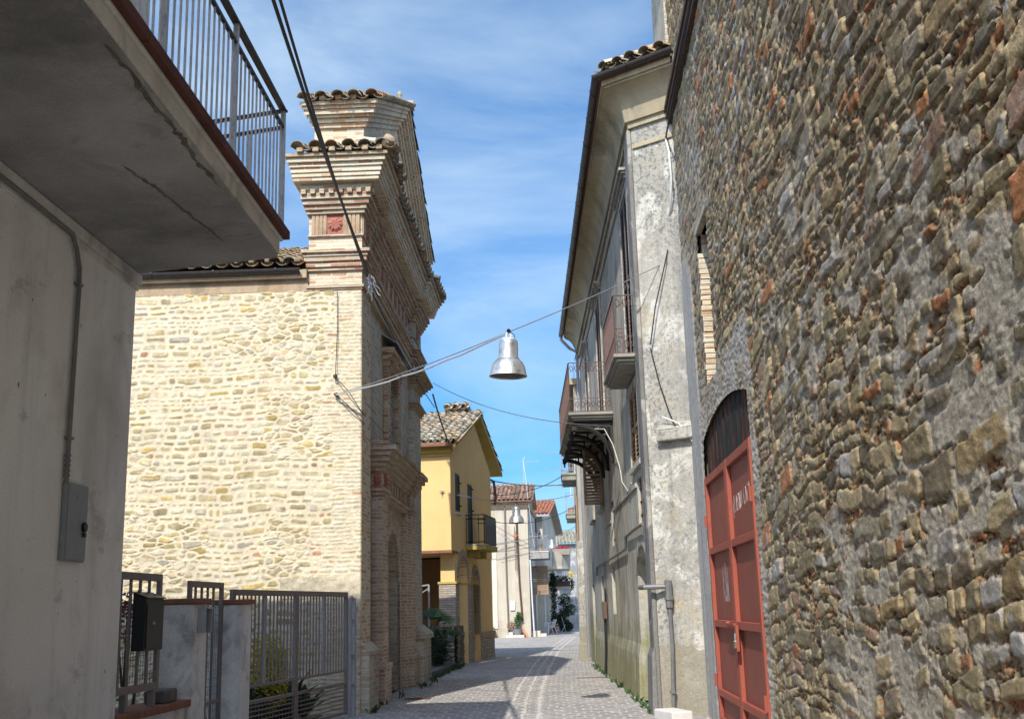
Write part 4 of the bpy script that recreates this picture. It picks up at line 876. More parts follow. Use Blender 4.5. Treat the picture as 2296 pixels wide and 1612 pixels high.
# ------------------------------------------------------------------ second lamp and its wire
l2 = Vector((-2.53, 38.6, 5.17))
a2 = fpt(YO, YA, (-.25,-1.62,5.05)); b2 = Vector((-.55, 40.5, 5.6))
lamp('dark grey bell lamp hanging past the yellow house corner', (l2.x,l2.y,l2.z), .98, 10)
m = MB(); m.box(-.03,.03,-.08,.0,-.03,.03); m.tube([(-.08,-.06,0),(.08,-.06,.02)], .012, 6); m.tube([(0,-.06,.0),(0,-.06,-.14)], .008, 5)
tag(build('wire_bracket', m, M_wire, loc=tuple(fpt(YO,YA,(-.25,-1.6,5.05))), rot=(0,0,R(YA))), 'small wire bracket on the sunny yellow wall', 'bracket')
cable('span wire of the dark lamp from the yellow wall across the street', sag(a2+Vector((0,-.05,0)), l2, .06, 10)+sag(l2, b2, .04, 8)[1:], .011, M_wire, 'wire', 'span_wire')
cable('silver sleeve on the span wire beside the yellow house corner', [a2.lerp(l2, t)+Vector((0,-.03,-.04*math.sin(t*6))) for t in (.02,.1,.18,.26,.34)], .022, M_wrap)
M_ins = plain('brown_bracket', (.12,.07,.05), .7)
m = MB(); m.tube([(0,5.02,6.1),(.12,5.02,6.05),(.18,5.02,5.5),(.14,5.02,5.2)], .05, 6)
for z in (6.0,5.6,5.35): m.bar((-.0,5.02,z),(-.22+.4,4.95,z+.02),.03)
tag(build('cable_bracket', m, M_ins, loc=(*YO,0), rot=(0,0,R(YA))), 'rusty cable bracket at the far upper corner of the yellow house', 'bracket')
yf = lambda z: fpt(YO, YA, (.15,5.05,z))
cable('thick pale cable crossing from the yellow house to the far balcony', sag(yf(6.05), Vector((-.75,44.5,6.45)), .12), .022, M_wire)
cable('thin cable with clips rising from the yellow house to the right', sag(yf(5.55), Vector((-.8,46.,7.1)), .25), .014); cable('thin cable rising right behind the dark lamp', sag(yf(4.6), Vector((-.6,48.5,5.9)), .3), .012)

# ------------------------------------------------------------------ cream house at the bend (faces the camera)
FY = 64.0; fh = thing('cream_house', 'pale cream house with brown tiled roof at the bend of the street', 'house', (-3.55, FY, 0), 0)
M_cream = plaster('cream_render', (.52,.475,.38), (.45,.405,.325), (.30,.255,.19), .45, .75, .35, .25, .005, patch=(.45,.40,.33)); M_creamd = plaster('grey_render', (.66,.61,.51), (.55,.51,.43), (.32,.29,.24), .8, .4, .3, .25, .004)
ZE = 7.55
m = MB(); wall_open(m, -8, -.0, -.02, ZE, 0, .35, [(-2.62,-2.22,2.45,3.68)], axis='x'); build('wall', m, M_cream, fh)
m = MB(); m.box(-8,-.001,.351,9,-.02,ZE); build('house_body', m, M_creamd, fh)
m = MB(); wall_open(m, .3, 9.0, -.02, ZE, -.0005, .02, []); build('side_wall', m, M_creamd, fh)
m = MB(); m.box(-2.12,-1.86,-.05,-.001,.5,4.95); build('flue_strip', m, M_creamd, fh, bevel=.01)
m = MB(); m.box(-8.1,.12,-.10,-.001,ZE-.30,ZE-.05); m.box(-8.1,.2,-.22,-.001,ZE-.049,ZE+.03); m.box(.021,.12,-.001,9,ZE-.3,ZE-.05); build('eaves_cornice', m, M_mould, fh, bevel=.02)
m = MB(); m.box(-8.2,.3,-.45,-.2,ZE+.03,ZE+.13); build('gutter', m, M_rustcov, fh, bevel=.02)
tile_field('roof_tiles', 0, 8.3, 0, 3.2, (-8,-.42,ZE+.1), (1,0,0), (0,1,.40), M_tile2, fh, .25, .4, .10, 31, [(.28,.17,.12),(.24,.15,.11),(.32,.20,.14),(.22,.15,.12)])
m = MB(); m.extr([(-.4,ZE+.04),(2.5,ZE+1.2),(5.4,ZE+.04)], 'x', -8, -.02); build('gable_wall', m, M_creamd, fh); m = MB(); m.extr([(-.4,ZE+.1),(2.6,ZE+1.3),(5.6,ZE+.1),(5.6,ZE+.04),(2.6,ZE+1.24),(-.4,ZE+.04)], 'x', -.019, .3); build('verge', m, M_mould, fh)
m = MB(); m.box(-8,.3,2.4,2.75,ZE+1.26,ZE+1.36); build('ridge', m, M_mould, fh)
wn = MB(); wn.box(-2.66,-2.58,-.03,.0-.001,2.40,3.72); wn.box(-2.26,-2.18,-.03,-.001,2.40,3.72); wn.box(-2.58,-2.26,-.03,-.001,3.64,3.72); wn.box(-2.58,-2.26,-.03,-.001,2.40,2.5); wn.box(-2.58,-2.26,.02,.05,3.02,3.08); wn.box(-2.70,-2.14,-.07,-.031,2.34,2.40)
wf = build('window_frame', wn, plain('white_paint', (.8,.8,.78), .5), fh); m = MB(); m.box(-2.6,-2.24,.06,.07,2.46,3.68); build('pane', m, M_glass, wf); m = MB(); m.extr([(-2.4,3.64),(-2.26,3.64),(-2.26,3.1),(-2.31,3.2)], 'y', .045, .055); m.extr([(-2.38,3.0),(-2.26,3.0),(-2.26,2.52),(-2.30,2.6)], 'y', .045, .055); build('curtain', m, plain('white_curtain', (.7,.7,.7), .8), wf)
def pipe(label, pts, r, mat, name='drain_pipe'):
    m = MB(); m.tube(pts, r, 8); return tag(build(name, m, mat, smooth=True), label, 'pipe')
M_brownp = metal('brown_drain_pipe', (.10,.065,.05), .5, .3, None)
pipe('grey drain pipe on the cream house left of the white meter box', [(-4.86,FY-.08,7.4),(-4.85,FY-.07,3),(-4.80,FY-.07,.12)], .05, plain('pipe_greybrown', (.16,.14,.12), .5)); pipe('brown drain pipe on the cream house behind the dark lamp', [(-4.22,FY-.1,7.6),(-4.2,FY-.08,6.9),(-4.12,FY-.07,3),(-4.0,FY-.07,.9)], .055, M_brownp)
pipe('pale grey stand pipe at the corner of the cream house', [(-3.47,FY-.12,4.3),(-3.42,FY-.1,2.0),(-3.36,FY-.1,.05)], .045, plain('pipe_pale', (.55,.57,.58), .4)); pipe('orange drain elbow at the foot of the cream house', [(-4.0,FY-.1,.5),(-3.95,FY-.12,.3),(-3.8,FY-.2,.14),(-3.76,FY-.26,.0)], .06, plain('orange_pvc', (.55,.22,.12), .5))
o = thing('meter_box', 'small white meter box on the cream house between two drain pipes', 'meter box', (-4.55, FY, 1.75)); m = MB(); m.box(-.13,.13,-.09,-.002,-.25,.25); build('box', m, plain('white_box', (.62,.66,.7), .5), o, bevel=.01); m = MB(); m.box(.04,.07,-.1,-.091,-.03,.03); build('lock', m, M_black, o)
m = MB(); m.box(-4.95,-3.9,FY-.55,FY-.01,-.02,.14); tag(build('plant_ledge', m, M_creamd, bevel=.03), 'low concrete ledge under the potted plants by the cream house', 'ledge')
def pot(label, loc, r, h, mat, leafmat, blobs, n, leaf, seed, square=False, name='potted_plant'):
    o = thing(name, label, 'potted plant', loc); m = MB()
    if square: m.box(-r,r,-r*.7,r*.7,0,h)
    else: m.lathe([(0,0),(r*.82,0),(r,h*.92),(r*1.05,h*.92),(r*1.05,h),(r*.92,h),(r*.9,h*.85),(0,h*.85)], 18)
    build('pot', m, mat, o, smooth=not square); q = MB(); rr = random.Random(seed)
    for c, rad in blobs: foliage(q, rr, c, rad, n, leaf); q.tube([(0,0,h*.8),(c[0]*.6,c[1],c[2]*.8)], .01, 5)
    build('plant', q, leafmat, o, fix=False); return o
pot('bushy green plant in a wide grey pot at the cream house corner', (-4.28,FY-.3,.14), .24, .33, plain('grey_pot', (.17,.18,.2), .5), M_leaf, [((0,0,.75),(.18,.18,.4)),((.1,0,1.05),(.12,.12,.2))], 170, .11, 3)
pot('dry twiggy plant in a small white box pot', (-4.68,FY-.3,.14), .11, .16, plain('white_pot', (.6,.57,.52), .6), plain('dry_twig', (.28,.19,.13), .8), [((.05,0,.5),(.25,.2,.28))], 150, .09, 5, True)
pot('clay pot standing against the cream house beside the yellow house edge', (-5.68,FY-.35,.0), .17, .42, M_cop2, M_leafd, [((0,0,.5),(.15,.15,.1))], 60, .07, 6)
# tv aerial
o = thing('tv_aerial', 'tall tv aerial on the cream house roof', 'aerial', (-3.85, FY+2.5, ZE+1.2)); m = MB(); m.bar((0,0,-.1),(0,0,1.75),.035); build('mast', m, M_wire, o)
m = MB(); m.bar((-.1,0,1.55),(.9,-.05,1.5),.02)
for k in range(9): x = .02+k*.1; m.bar((x,-.12,1.55-.005*k),(x,.12,1.55-.005*k),.012)
m.bar((0,-.1,1.45),(.12,-.1,1.85),.03); build('boom', m, M_wire, o)
cable('white aerial lead drooping from the aerial down the cream house', [(-3.84,FY+2.4,10.3),(-3.6,FY+.5,8.9),(-3.48,FY-.3,7.7),(-3.40,FY-.2,7.0),(-3.32,FY-.1,5.9),(-3.2,FY-.1,5.0)], .014, plain('white_lead', (.5,.5,.5), .5))
# balcony of the cream house on the street side
bo = thing('house_balcony', 'concrete balcony with iron railing on the cream house', 'balcony', (-3.53, FY+.2, 0))
m = MB(); m.box(0,1.12,0,2.4,4.35,4.72); m.extr([(0,4.25),(1.1,4.35),(0,4.35)], 'x', 0, 0) if False else None; build('slab', m, plaster('grey_balcony', (.36,.35,.33), (.28,.27,.26), (.15,.14,.13), 1.5, .6, .3, .3, .004), bo, bevel=.02)
m = MB(); m.box(-.01,1.15,-.03,2.43,4.721,4.78); build('edge', m, M_creamd, bo, bevel=.01)
m = MB()
for z in (4.86, 5.65): m.bar((0,0,z),(1.1,0,z),.03); m.bar((1.1,0,z),(1.1,2.4,z),.03)
for k in range(14): m.bar((.04+k*.08,0,4.78),(.04+k*.08,0,5.65),.018)
for k in range(20): m.bar((1.1,.1+k*.12,4.78),(1.1,.1+k*.12,5.65),.018)
build('railing', m, M_gateg, bo)
pot('pair of orange pots on the cream house balcony', (-2.85,FY+.45,4.781), .12, .22, plain('orange_pot', (.5,.2,.07), .6), M_leaf, [((0,0,.32),(.14,.12,.12))], 70, .07, 9); 
# openings on the street side of the cream house
sh = louvre(None, 'open_shutter', 0,.95,2.35,4.0,0,wood('pale_brown_wood', (.38,.27,.19), (.28,.19,.13)),.05,'x',.07); sh.location = (-3.50,FY+1.7,0); tag(sh, 'brown wooden shutter standing open on the cream house', 'shutter')
m = MB(); m.box(.021,.04,.6,1.35,.2,2.6); m.box(.021,.04,2.3,3.1,.2,2.5); m.box(.021,.04,4.2,5.0,.2,2.4); build('doorway', m, M_dark, fh); pieces('door_jamb', [(.021,.09,1.4,1.55,.0,2.65),(.021,.09,3.2,3.4,0,2.6),(.021,.09,5.1,5.3,0,2.5)], M_creamd, fh)
m = MB(); m.box(.021,.5,.5,1.6,-.02,.32); m.box(.021,.85,.55,1.4,-.02,.16); build('door_step', m, M_creamd, fh, bevel=.02)
# plastic chair
co = thing('plastic_chair', 'white plastic armchair outside the cream house', 'chair', (-2.75, 71.2, 0), -62); wp = plain('white_plastic', (.78,.79,.8), .4)
m = MB(); m.extr([(-.24,-.22),(.24,-.22),(.22,.24),(-.22,.24)], 'z', .41, .45); build('seat', m, wp, co, bevel=.012)
m = MB(); m.add([(-.22,.2,.43),(.22,.2,.43),(.25,.36,.86),(-.25,.36,.86),(-.22,.23,.43),(.22,.23,.43),(.25,.39,.86),(-.25,.39,.86)], [(0,1,2,3),(7,6,5,4),(0,4,5,1),(1,5,6,2),(2,6,7,3),(3,7,4,0)]); build('backrest', m, wp, co, bevel=.01)
for sx in (-1,1):
    for a, b in (((sx*.23,-.2,.42),(sx*.28,-.27,0)),((sx*.22,.22,.42),(sx*.27,.36,0))): m = MB(); m.bar(a, b, .055, .04); build('leg', m, wp, co)
    m = MB(); m.bar((sx*.27,-.24,.66),(sx*.25,.3,.68),.06,.03); m.bar((sx*.26,-.23,.44),(sx*.27,-.24,.66),.04); build('armrest', m, wp, co)
# child's tricycle, folding frame
to = thing('tricycle', "child's red and yellow tricycle beside the white chair", 'tricycle', (-2.52,72.8,0), 20); red = plain('red_plastic', (.6,.05,.03), .4); yel = plain('yellow_plastic', (.75,.5,.04), .4)
def ringm(r, w): m = MB(); m.lathe([(r*.7,-w),(r,-w),(r,w),(r*.7,w),(r*.7,-w)], 18); return m
for (x, y, r) in ((0,-.28,.16),(-.2,.26,.11),(.2,.26,.11)):
    w = build('wheel', ringm(r,.03), red, to, smooth=True); w.rotation_euler = (0,R(90),0); w.location = (x,y,r); m = MB(); m.lathe([(0,-.025),(r*.7,-.02),(r*.7,.02),(0,.025)], 12); build('hub', m, yel, w)
m = MB(); m.tube([(0,-.28,.16),(0,-.22,.5)], .025, 6); m.tube([(0,-.22,.42),(0,.1,.26),(0,.26,.14)], .03, 6); m.tube([(-.2,.26,.11),(.2,.26,.11)], .02, 6); build('frame', m, red, to); m = MB(); m.tube([(-.2,-.15,.56),(-.08,-.22,.52),(.08,-.22,.52),(.2,-.15,.56)], .022, 6); build('handlebar', m, yel, to); m = MB(); m.box(-.11,.11,0,.24,.32,.36); m.box(-.11,.11,.2,.24,.36,.52); build('seat', m, yel, to, bevel=.01)
o = thing('folding_chair', 'dark folding chair with metal frame behind the tricycle', 'chair', (-2.2,75.2,0), 150); m = MB(); m.box(-.24,.24,.2,.23,.45,.95); build('backrest', m, M_black, o); m = MB(); m.box(-.24,.24,-.2,.2,.43,.46); build('seat', m, M_black, o)
for sx in (-.25,.25):
    m = MB(); m.bar((sx,-.25,0),(sx,.23,.98),.025); build('leg', m, M_alu, o); m = MB(); m.bar((sx,.28,0),(sx,-.18,.46),.025); build('leg', m, M_alu, o)
# house with the red roof behind, curved balconies
RHO = (-2.62, 72.0); RHA = -4.2
rh = thing('red_roof_house', 'pale house with bright red tiled roof behind the cream house', 'house', (*RHO,0), RHA)
m = MB(); m.box(-4,-.5,.5,8.6,-.02,7.0); m.extr([(.5,7.0),(8.6,7.0),(4.2,8.6),(.5,7.6)], 'x', -4, -.5); build('wall', m, M_creamd, rh)
m = MB(); m.extr([(-.1,7.50),(4.2,8.76),(9.2,6.85),(9.2,6.70),(4.2,8.58),(-.1,7.36)], 'x', -4.2, .0); build('roof_overhang', m, plaster('eave_concrete', (.40,.36,.30), (.33,.30,.26), (.2,.17,.14), 1, .4, 0, .2, .003), rh)
M_redt = plain('red_tiles', (.44,.19,.115), .8, 0, .2, .5); SR = 1.26/4.3
tile_field('roof_tiles', 0, 4.2, 0, 4.45, (-4.2,-.15,7.50), (1,0,0), (0,1,SR), M_redt, rh, .25, .36, .10, 36); tile_field('roof_tiles', 0, 4.2, 0, 5.2, (.0,9.3,6.83), (-1,0,0), (0,-1,.375), M_redt, rh, .25, .36, .10, 37)
m = MB(); m.box(-4,.05,-.27,-.12,7.36,7.50); build('gutter', m, M_zinc, rh)
pieces('window', [(-1.2,-.95,.48,.499,5.7,6.7),(-.80,-.65,.48,.499,6.0,6.35)], M_dark, rh)
pipe('dark drain pipe on the pale house below the red roof', [(-3.5,72.2,7.4),(-3.48,72.3,5.0)], .05, M_gutter)
co2 = thing('curved_balcony', 'curved concrete balcony with red flowers behind the iron railed one', 'balcony', (-2.55,70.5,0)); 
m = MB(); poly = [(-.9,0),(.15,0),(.7,.35),(1.05,1.0),(1.15,2.0),(1.15,4.5),(-.9,4.5)]; m.extr(poly, 'z', 3.95, 4.15)
pw = [(.15,0),(.7,.35),(1.05,1.0),(1.15,2.0),(1.15,4.5)]
build('slab', m, M_creamd, co2, bevel=.02); m = MB()
for a, b in zip(pw[:-1], pw[1:]): m.add([(a[0],a[1],4.15),(b[0],b[1],4.15),(b[0]+.05,b[1],5.0),(a[0]+.05,a[1],5.0),(a[0]-.08,a[1]+.05,4.15),(b[0]-.08,b[1]+.05,4.15),(b[0]-.03,b[1]+.05,5.0),(a[0]-.03,a[1]+.05,5.0)], [(0,1,2,3),(7,6,5,4),(3,2,6,7),(0,3,7,4),(1,5,6,2)])
build('parapet', m, M_cream, co2)
m = MB(); 
m.add([(.2,.3,4.85),(1.2,.3,4.85),(1.35,.1,5.2),(.05,.1,5.2),(.2,1.2,4.85),(1.2,1.2,4.85),(1.35,1.3,5.2),(.05,1.3,5.2)], [(0,1,2,3),(7,6,5,4),(0,4,5,1),(1,5,6,2),(3,7,4,0)]); build('flower_trough', m, M_creamd, co2)
rr = random.Random(3); q = MB(); foliage(q, rr, (.75,.6,5.28), (.5,.45,.10), 150, .1); build('red_flowers', q, plain('red_petals', (.5,.02,.04), .6), co2, fix=False)
q = MB(); foliage(q, rr, (1.25,1.0,3.6), (.14,.2,.22), 90, .10); tag(build('hanging_flowers', q, plain('yellow_petals', (.75,.55,.03), .6), loc=(-2.55,70.5,0), fix=False), 'yellow flowers hanging below the curved balcony', 'flowers')
lb = thing('low_balcony', 'lower dark balcony with plants under the curved one', 'balcony', (-2.5,75,0)); m = MB(); m.box(-.5,1.1,0,3,2.75,2.95); build('slab', m, M_creamd, lb, bevel=.02); m = MB(); m.box(-.5,1.05,.05,.1,2.951,3.3); build('trough', m, M_ins, lb); q = MB(); foliage(q, rr, (.4,.1,3.45), (.75,.2,.22), 300, .12); foliage(q, rr, (1.15,.3,3.1), (.12,.3,.5), 160, .12); build('plants', q, M_leafd, lb, fix=False)
# ivy on a post and shrubs at the foot
shrub('ivy', 'ivy covered post below the curved balcony', 'ivy', (-2.55,74.0,0), [((0,0,1.0),(.2,.2,1.0)),((.03,0,2.4),(.2,.2,1.0)),((-.03,0,3.4),(.18,.18,.5))], .12, M_leafd, 420, 3, 31)
shrub('shrub', 'purple leaved shrub against the grey end wall', 'shrub', (-1.9,77.0,0), [((0,0,2.0),(.45,.4,.5)),((.35,0,1.4),(.4,.4,.4)),((-.1,0,1.2),(.35,.4,.4))], .16, plain('olive_leaf', (.05,.075,.035), .6, 0, .3, .5), 220, 6, 32)
shrub('shrub', 'dark green bush on the ground behind the tricycle', 'shrub', (-2.0,76.2,0), [((0,0,.45),(.45,.45,.5)),((-.3,.1,.8),(.35,.35,.45)),((.25,.2,.3),(.35,.35,.35))], .14, M_leafd, 420, 5, 33)
# end wall and roof closing the street
ew = thing('grey_end_house', 'grey weathered house with mossy tiled roof closing the street', 'house', (-4.0,86.0,0), 4)
M_grey = plaster('weathered_grey', (.34,.34,.35), (.25,.25,.26), (.55,.55,.54), 1.2, .5, .6, .4, .02, patch=(.5,.5,.49)); m = MB(); m.box(-1,9,0,6,-.05,6.35); build('wall', m, M_grey, ew)
tile_field('roof_tiles', 0, 10, 0, 3.4, (-1,-.4,6.35), (1,0,0), (0,1,.35), M_tile, ew, .28, .42, .11, 41, [(.36,.33,.24),(.32,.29,.22),(.40,.35,.25)])
m = MB(); m.box(1.75,2.4,-.06,-.001,3.1,4.6); build('white_patch', m, M_fascia, ew)
sw_ = MB(); sw_.box(.2,1.0,-1.5,-.2,6.0,7.75); tag(build('stone_stub', sw_, M_rough if False else M_facade, loc=(-3.4,84,0)), 'brown stone wall stub above the roofs beside the red roof', 'wall')
l3 = Vector((-2.05,60.0,5.25)); lamp('small bright bell lamp hanging far off before the balcony', tuple(l3), .80, 0)
cable('span wire of the small far lamp between the houses', sag(Vector((-3.45,63.9,5.9)), l3, .03, 6)+sag(l3, Vector((-.5,58,5.8)), .05, 6)[1:], .016, M_wire, 'wire', 'span_wire')
cable('thin wire across the cream house front', sag(Vector((-6.3,63.6,5.1)), Vector((-3.3,63.8,5.5)), .05, 8), .014, M_iron); cable('grey cable low across the cream house front', sag(Vector((-6.3,63.5,4.75)), Vector((-3.4,63.7,5.0)), .06, 8), .018, M_iron)
cable('thin slanting wire across the cream house corner', sag(Vector((-5.9,63.6,6.6)), Vector((-3.4,63.7,5.1)), .05, 8), .012, M_iron)
# old aerial lying against the wall
o = thing('tv_aerial', 'old tv aerial with an orange clamp on the brown drain pipe', 'aerial', (-4.3,FY-.25,4.6)); m = MB(); m.bar((0,0,-.9),(-.02,0,1.6),.035); m.bar((.08,0,-.9),(.06,0,.9),.03); build('mast', m, M_ins, o); m = MB()
for z, l_ in ((1.05,1.2),(.75,.9),(.25,.8),(.0,.9)): m.bar((-l_,-.05,z-.12),(.2,0,z+.04),.02)
build('boom', m, M_wire, o); m = MB(); m.box(-.09,.09,-.08,.06,.98,1.12); build('clamp', m, plain('orange_clamp', (.7,.15,.04), .5), o)
# ------------------------------------------------------------------ old plastered house on the right (frame: facade at x=0 facing -x, y away from the camera)
RO = (.97, 17.206); RA = 3.54
M_rb = plaster('weathered_grey_plaster', (.60,.575,.48), (.45,.435,.38), (.11,.11,.105), .6, .95, 1.0, .55, .012, moss=(.26,.25,.10), patch=(.56,.51,.39), mossh=1.7)
def endplaster():
    t = NT('peeling_end_plaster'); z = t.xyz()[2]; n = t.noise(1.1, 7, .65); col = t.mix(t.ramp(n, [(.38, 0.), (.62, 1.)]), (.48,.455,.395), (.36,.345,.305))
    col = t.mix(t.ramp(t.noise(1.6, 8, .65, t.map(loc=(4,1,7)), .8), [(.53, 0.), (.585, .85)]), col, (.66,.64,.57)); col = t.mix(t.ramp(t.noise(2.3, 6, .6, t.map(loc=(9,5,2))), [(.55, 0.), (.68, .6)]), col, (.52,.43,.28))
    sp_ = t.math('MULTIPLY', t.ramp(t.noise(16, 5, .75), [(.5, 0.), (.6, 1.)]), t.ramp(t.noise(1.0, 5, .6, t.map((1,1,.5), loc=(2,2,2))), [(.36, .1), (.56, .95)])); col = t.mix(sp_, col, (.17,.17,.16))
    col = t.mix(t.ramp(t.noise(1., 6, .6, t.map((6,6,.4))), [(.52, 0.), (.7, .55)]), col, (.20,.20,.19))
    k = t.math('SUBTRACT', t.math('ADD', .95, t.math('MULTIPLY', t.noise(2.5, 6, .65), .55)), z); band = t.ramp(t.math('MULTIPLY', k, 4., True), [(.9, 0.), (1., .85)]) ; col = t.mix(band, col, t.mix(t.noise(22, 5, .7), (.20,.18,.13), (.42,.38,.29)))
    f = t.noise(50, 5, .7); col = t.mix(.45, col, t.ramp(f, [(.3, .4), (.7, 1.1)]), 'MULTIPLY'); return t.done(col, .92, t.bump(t.noise(7, 7, .65), .03, .7, t.bump(f, .012, .7)), spec=.1)
M_rbe = endplaster()
M_rbp = plaster('dark_pilaster_plaster', (.28,.27,.25), (.20,.195,.185), (.08,.08,.08), .9, .7, .8, .6, .014, patch=(.46,.44,.39))
M_cove = plaster('stained_cove', (.46,.40,.28), (.38,.31,.19), (.10,.09,.075), .8, .95, .35, .3, .004)
M_shgrey = wood('grey_louvre_wood', (.20,.17,.15), (.12,.10,.09)); M_shbrn = wood('brown_louvre_wood', (.36,.25,.15), (.27,.18,.11))
M_bal = plaster('grey_balcony_stone', (.40,.39,.33), (.28,.27,.23), (.12,.115,.10), 1.5, .8, .4, .4, .008); M_rust = metal('rusty_railing', (.13,.085,.075), .6, .3, (.25,.10,.06), .7)
rb = thing('plaster_house', 'tall weathered house with peeling grey plaster, shutters and two iron balconies', 'house', (*RO,0), RA)
LEN = 17.3
OPS = [(1.0,2.3,5.66,8.72),(8.0,9.4,5.66,8.75),(13.2,14.3,6.2,8.6),(.98,2.35,3.95,5.22),(.8,1.9,2.95,3.70),(.62,2.62,0.0,2.1,.48),(6.95,7.7,2.88,3.85),(9.6,10.7,3.95,5.45),(7.45,8.3,1.42,2.45),(10.9,11.8,1.36,2.36),(14.6,15.6,0,2.2),(13.0,14.0,3.9,5.3)]
m = MB(); wall_open(m, 0.9, LEN, -.02, 9.35, 0, .30, [o for o in OPS]) if False else wall_open(m, .5, LEN, -.02, 9.35, 0, .30, OPS); build('wall', m, M_rb, rb)
m = MB(); m.box(.301,9,.05,LEN,-.02,10.1); build('house_body', m, M_rb, rb)
m = MB(); m.extr([(0,0),(.9,-.675),(.9,.49),(0,.49)], 'z', -.02, 9.4); build('end_wall', m, M_rbe, rb)
ERZ = (0,0,-math.atan2(.6,.8))
m = MB(); m.box(-.075,-.001,-.004,.56,.0,9.34); m.extr([(-.075,-.02),(-.14,-.02),(-.12,.8),(-.075,.95)], 'y', -.03, .60) if False else m.add(*_ey2([(-.06,-.02),(-.15,-.02),(-.12,.85),(-.06,1.0)], -.03, .60)); build('corner_pilaster', m, M_rbp, rb, bevel=.02)
m = MB(); m.extr([(.0-.0005,-.02),(-.09,-.02),(-.05,.8),(-.0005,1.0)], 'y', 2.63, 14.5) if False else m.add(*_ey2([(-.0005,-.02),(-.07,-.02),(-.04,.75),(-.0005,.95)], 2.66, 14.5)); build('plinth', m, M_rb, rb)
PROF = [(.0,9.35),(.05,9.35),(.055,9.44),(.10,9.45),(.115,9.52),(.14,9.68),(.21,9.84),(.31,9.95),(.43,10.0),(.43,10.03),(.47,10.035),(.47,10.13),(.0,10.13)]
vs = []; fs = []
for d, z in PROF: vs += [(-d, LEN, z), (-d, -.5*d, z), (-d+.8*1.3, -.5*d-.6*1.3, z)]
for i in range(len(PROF)-1):
    for k in (0, 1): fs.append((3*i+k, 3*i+k+1, 3*i+k+4, 3*i+k+3))
fs.append(tuple(3*i for i in range(len(PROF))))
m = MB(); m.add(vs, fs); build('cove_cornice', m, M_cove, rb, smooth=True)
m = MB(); m.box(-.035,-.0005,.57,LEN,8.98,9.06); build('frieze_line', m, M_cove, rb, bevel=.01); m = MB(); m.box(.02,1.1,-.035,-.0005,8.98,9.06); build('frieze_line', m, M_cove, rb, bevel=.01).rotation_euler = ERZ
def half(mb, a, b, r=.075):
    a = Vector(a); b = Vector(b); d = (b-a).normalized(); s_ = d.cross(Vector((0,0,1))).normalized(); n = 8
    vs = []
    for p in (a, b):
        for rr in (r, r*.88):
            for k in range(n+1): t = math.pi*k/n; vs.append(p+s_*rr*math.cos(t)-Vector((0,0,rr*math.sin(t))))
    q = n+1; fs = []
    for k in range(n): fs += [(k,k+1,2*q+k+1,2*q+k),(q+k+1,q+k,3*q+k,3*q+k+1)]
    fs += [tuple([0,q,3*q,2*q]), tuple([n,2*q+n,3*q+n,q+n])]
    mb.add(vs, fs)
m = MB(); half(m, (-.56,-.30,10.19), (-.56,LEN,10.12)); half(m, (-.60,-.25,10.19), (.60,-1.15,10.20)); gt = build('gutter', m, M_gutter, rb, smooth=True)
m = MB(); m.tube([(.10,0,.02),(.0,0,-.0+.01),(-.02,0,-.05),(-.07,0,-.085),(-.13,0,-.05),(-.145,0,.03)], .009, 5); gb = build('gutter_bracket', m, M_iron, gt); gb.location = (-.49,.3,10.19)
for k in range(1, 17): copyp(gb, gt, (-.49, .3+k*1.05, 10.19-.004*k))
q = copyp(gb, gt, (-.05,-.60,10.19), (0,0,R(53))); 
m = MB(); m.tube([(-.56,LEN-.1,10.08),(-.56,LEN-.1,9.95),(-.3,LEN-.15,9.65),(-.08,LEN-.2,9.5),(-.08,LEN-.2,.1)], .05, 8); build('drain_pipe', m, M_gateg, rb, smooth=True)
tile_field('roof_tiles', 0, LEN+.4, 0, 1.5, (-.42,-.5,10.25), (0,1,0), (1,0,.34), M_tile, rb, .25, .38, .105, 51); tile_field('roof_tiles', 0, 1.3, 0, 1.0, (.50,-1.10,10.24), (-.8,.6,0), (.6,.8,.34), M_tile, rb, .25, .38, .105, 52)
m = MB(); m.add([(-.5,-.25,10.14),(.5,-1.0,10.14),(9,LEN,10.14),(-.5,LEN,10.14),(4,4,11.7),(4,LEN,11.7),(6,4,11.7),(9,LEN,11.7)], [(0,1,6,4),(0,4,5,3),(4,6,7,5),(0,3,2,1),(3,5,7,2),(1,2,7,6)]); build('roof_slab', m, M_cop2, rb)
for lb_, (y0, y1, z0, z1), mt in (('tall grey louvred shutters behind the first balcony',(1.0,2.3,5.66,8.72),M_shgrey),('tall grey louvred shutters behind the long balcony',(8.0,9.4,5.66,8.75),M_shgrey),(None,(13.2,14.3,6.2,8.6),M_shgrey),('brown louvred shutters of the window under the first balcony',(.98,2.35,3.95,5.22),M_shbrn)):
    ym = (y0+y1)/2; w = thing('window', None, None); w.parent = rb; w.rotation_euler = (0,0,0)
    if lb_: w['label'] = lb_
    for a, b in ((y0+.02, ym-.01), (ym+.01, y1-.02)): louvre(w, 'shutter', a, b, z0+.02, z1-.02, -.02, mt, .055, 'y', .075)
    m = MB(); m.box(.25,.29,y0,y1,z0,z1); build('pane', m, M_dark, w)
    m = MB(); q = .16; m.box(-.04,-.0005,y0-q,y0-.0,z0-.0,z1+q); m.box(-.04,-.0005,y1,y1+q,z0,z1+q); m.box(-.04,-.0005,y0,y1,z1,z1+q); m.box(-.06,-.0005,y0-q,y1+q,z0-.1,z0-.001) if z0 < 5 else None; build('frame', m, M_rbe if z0 > 4 else M_rb, w, bevel=.012)
m = MB()
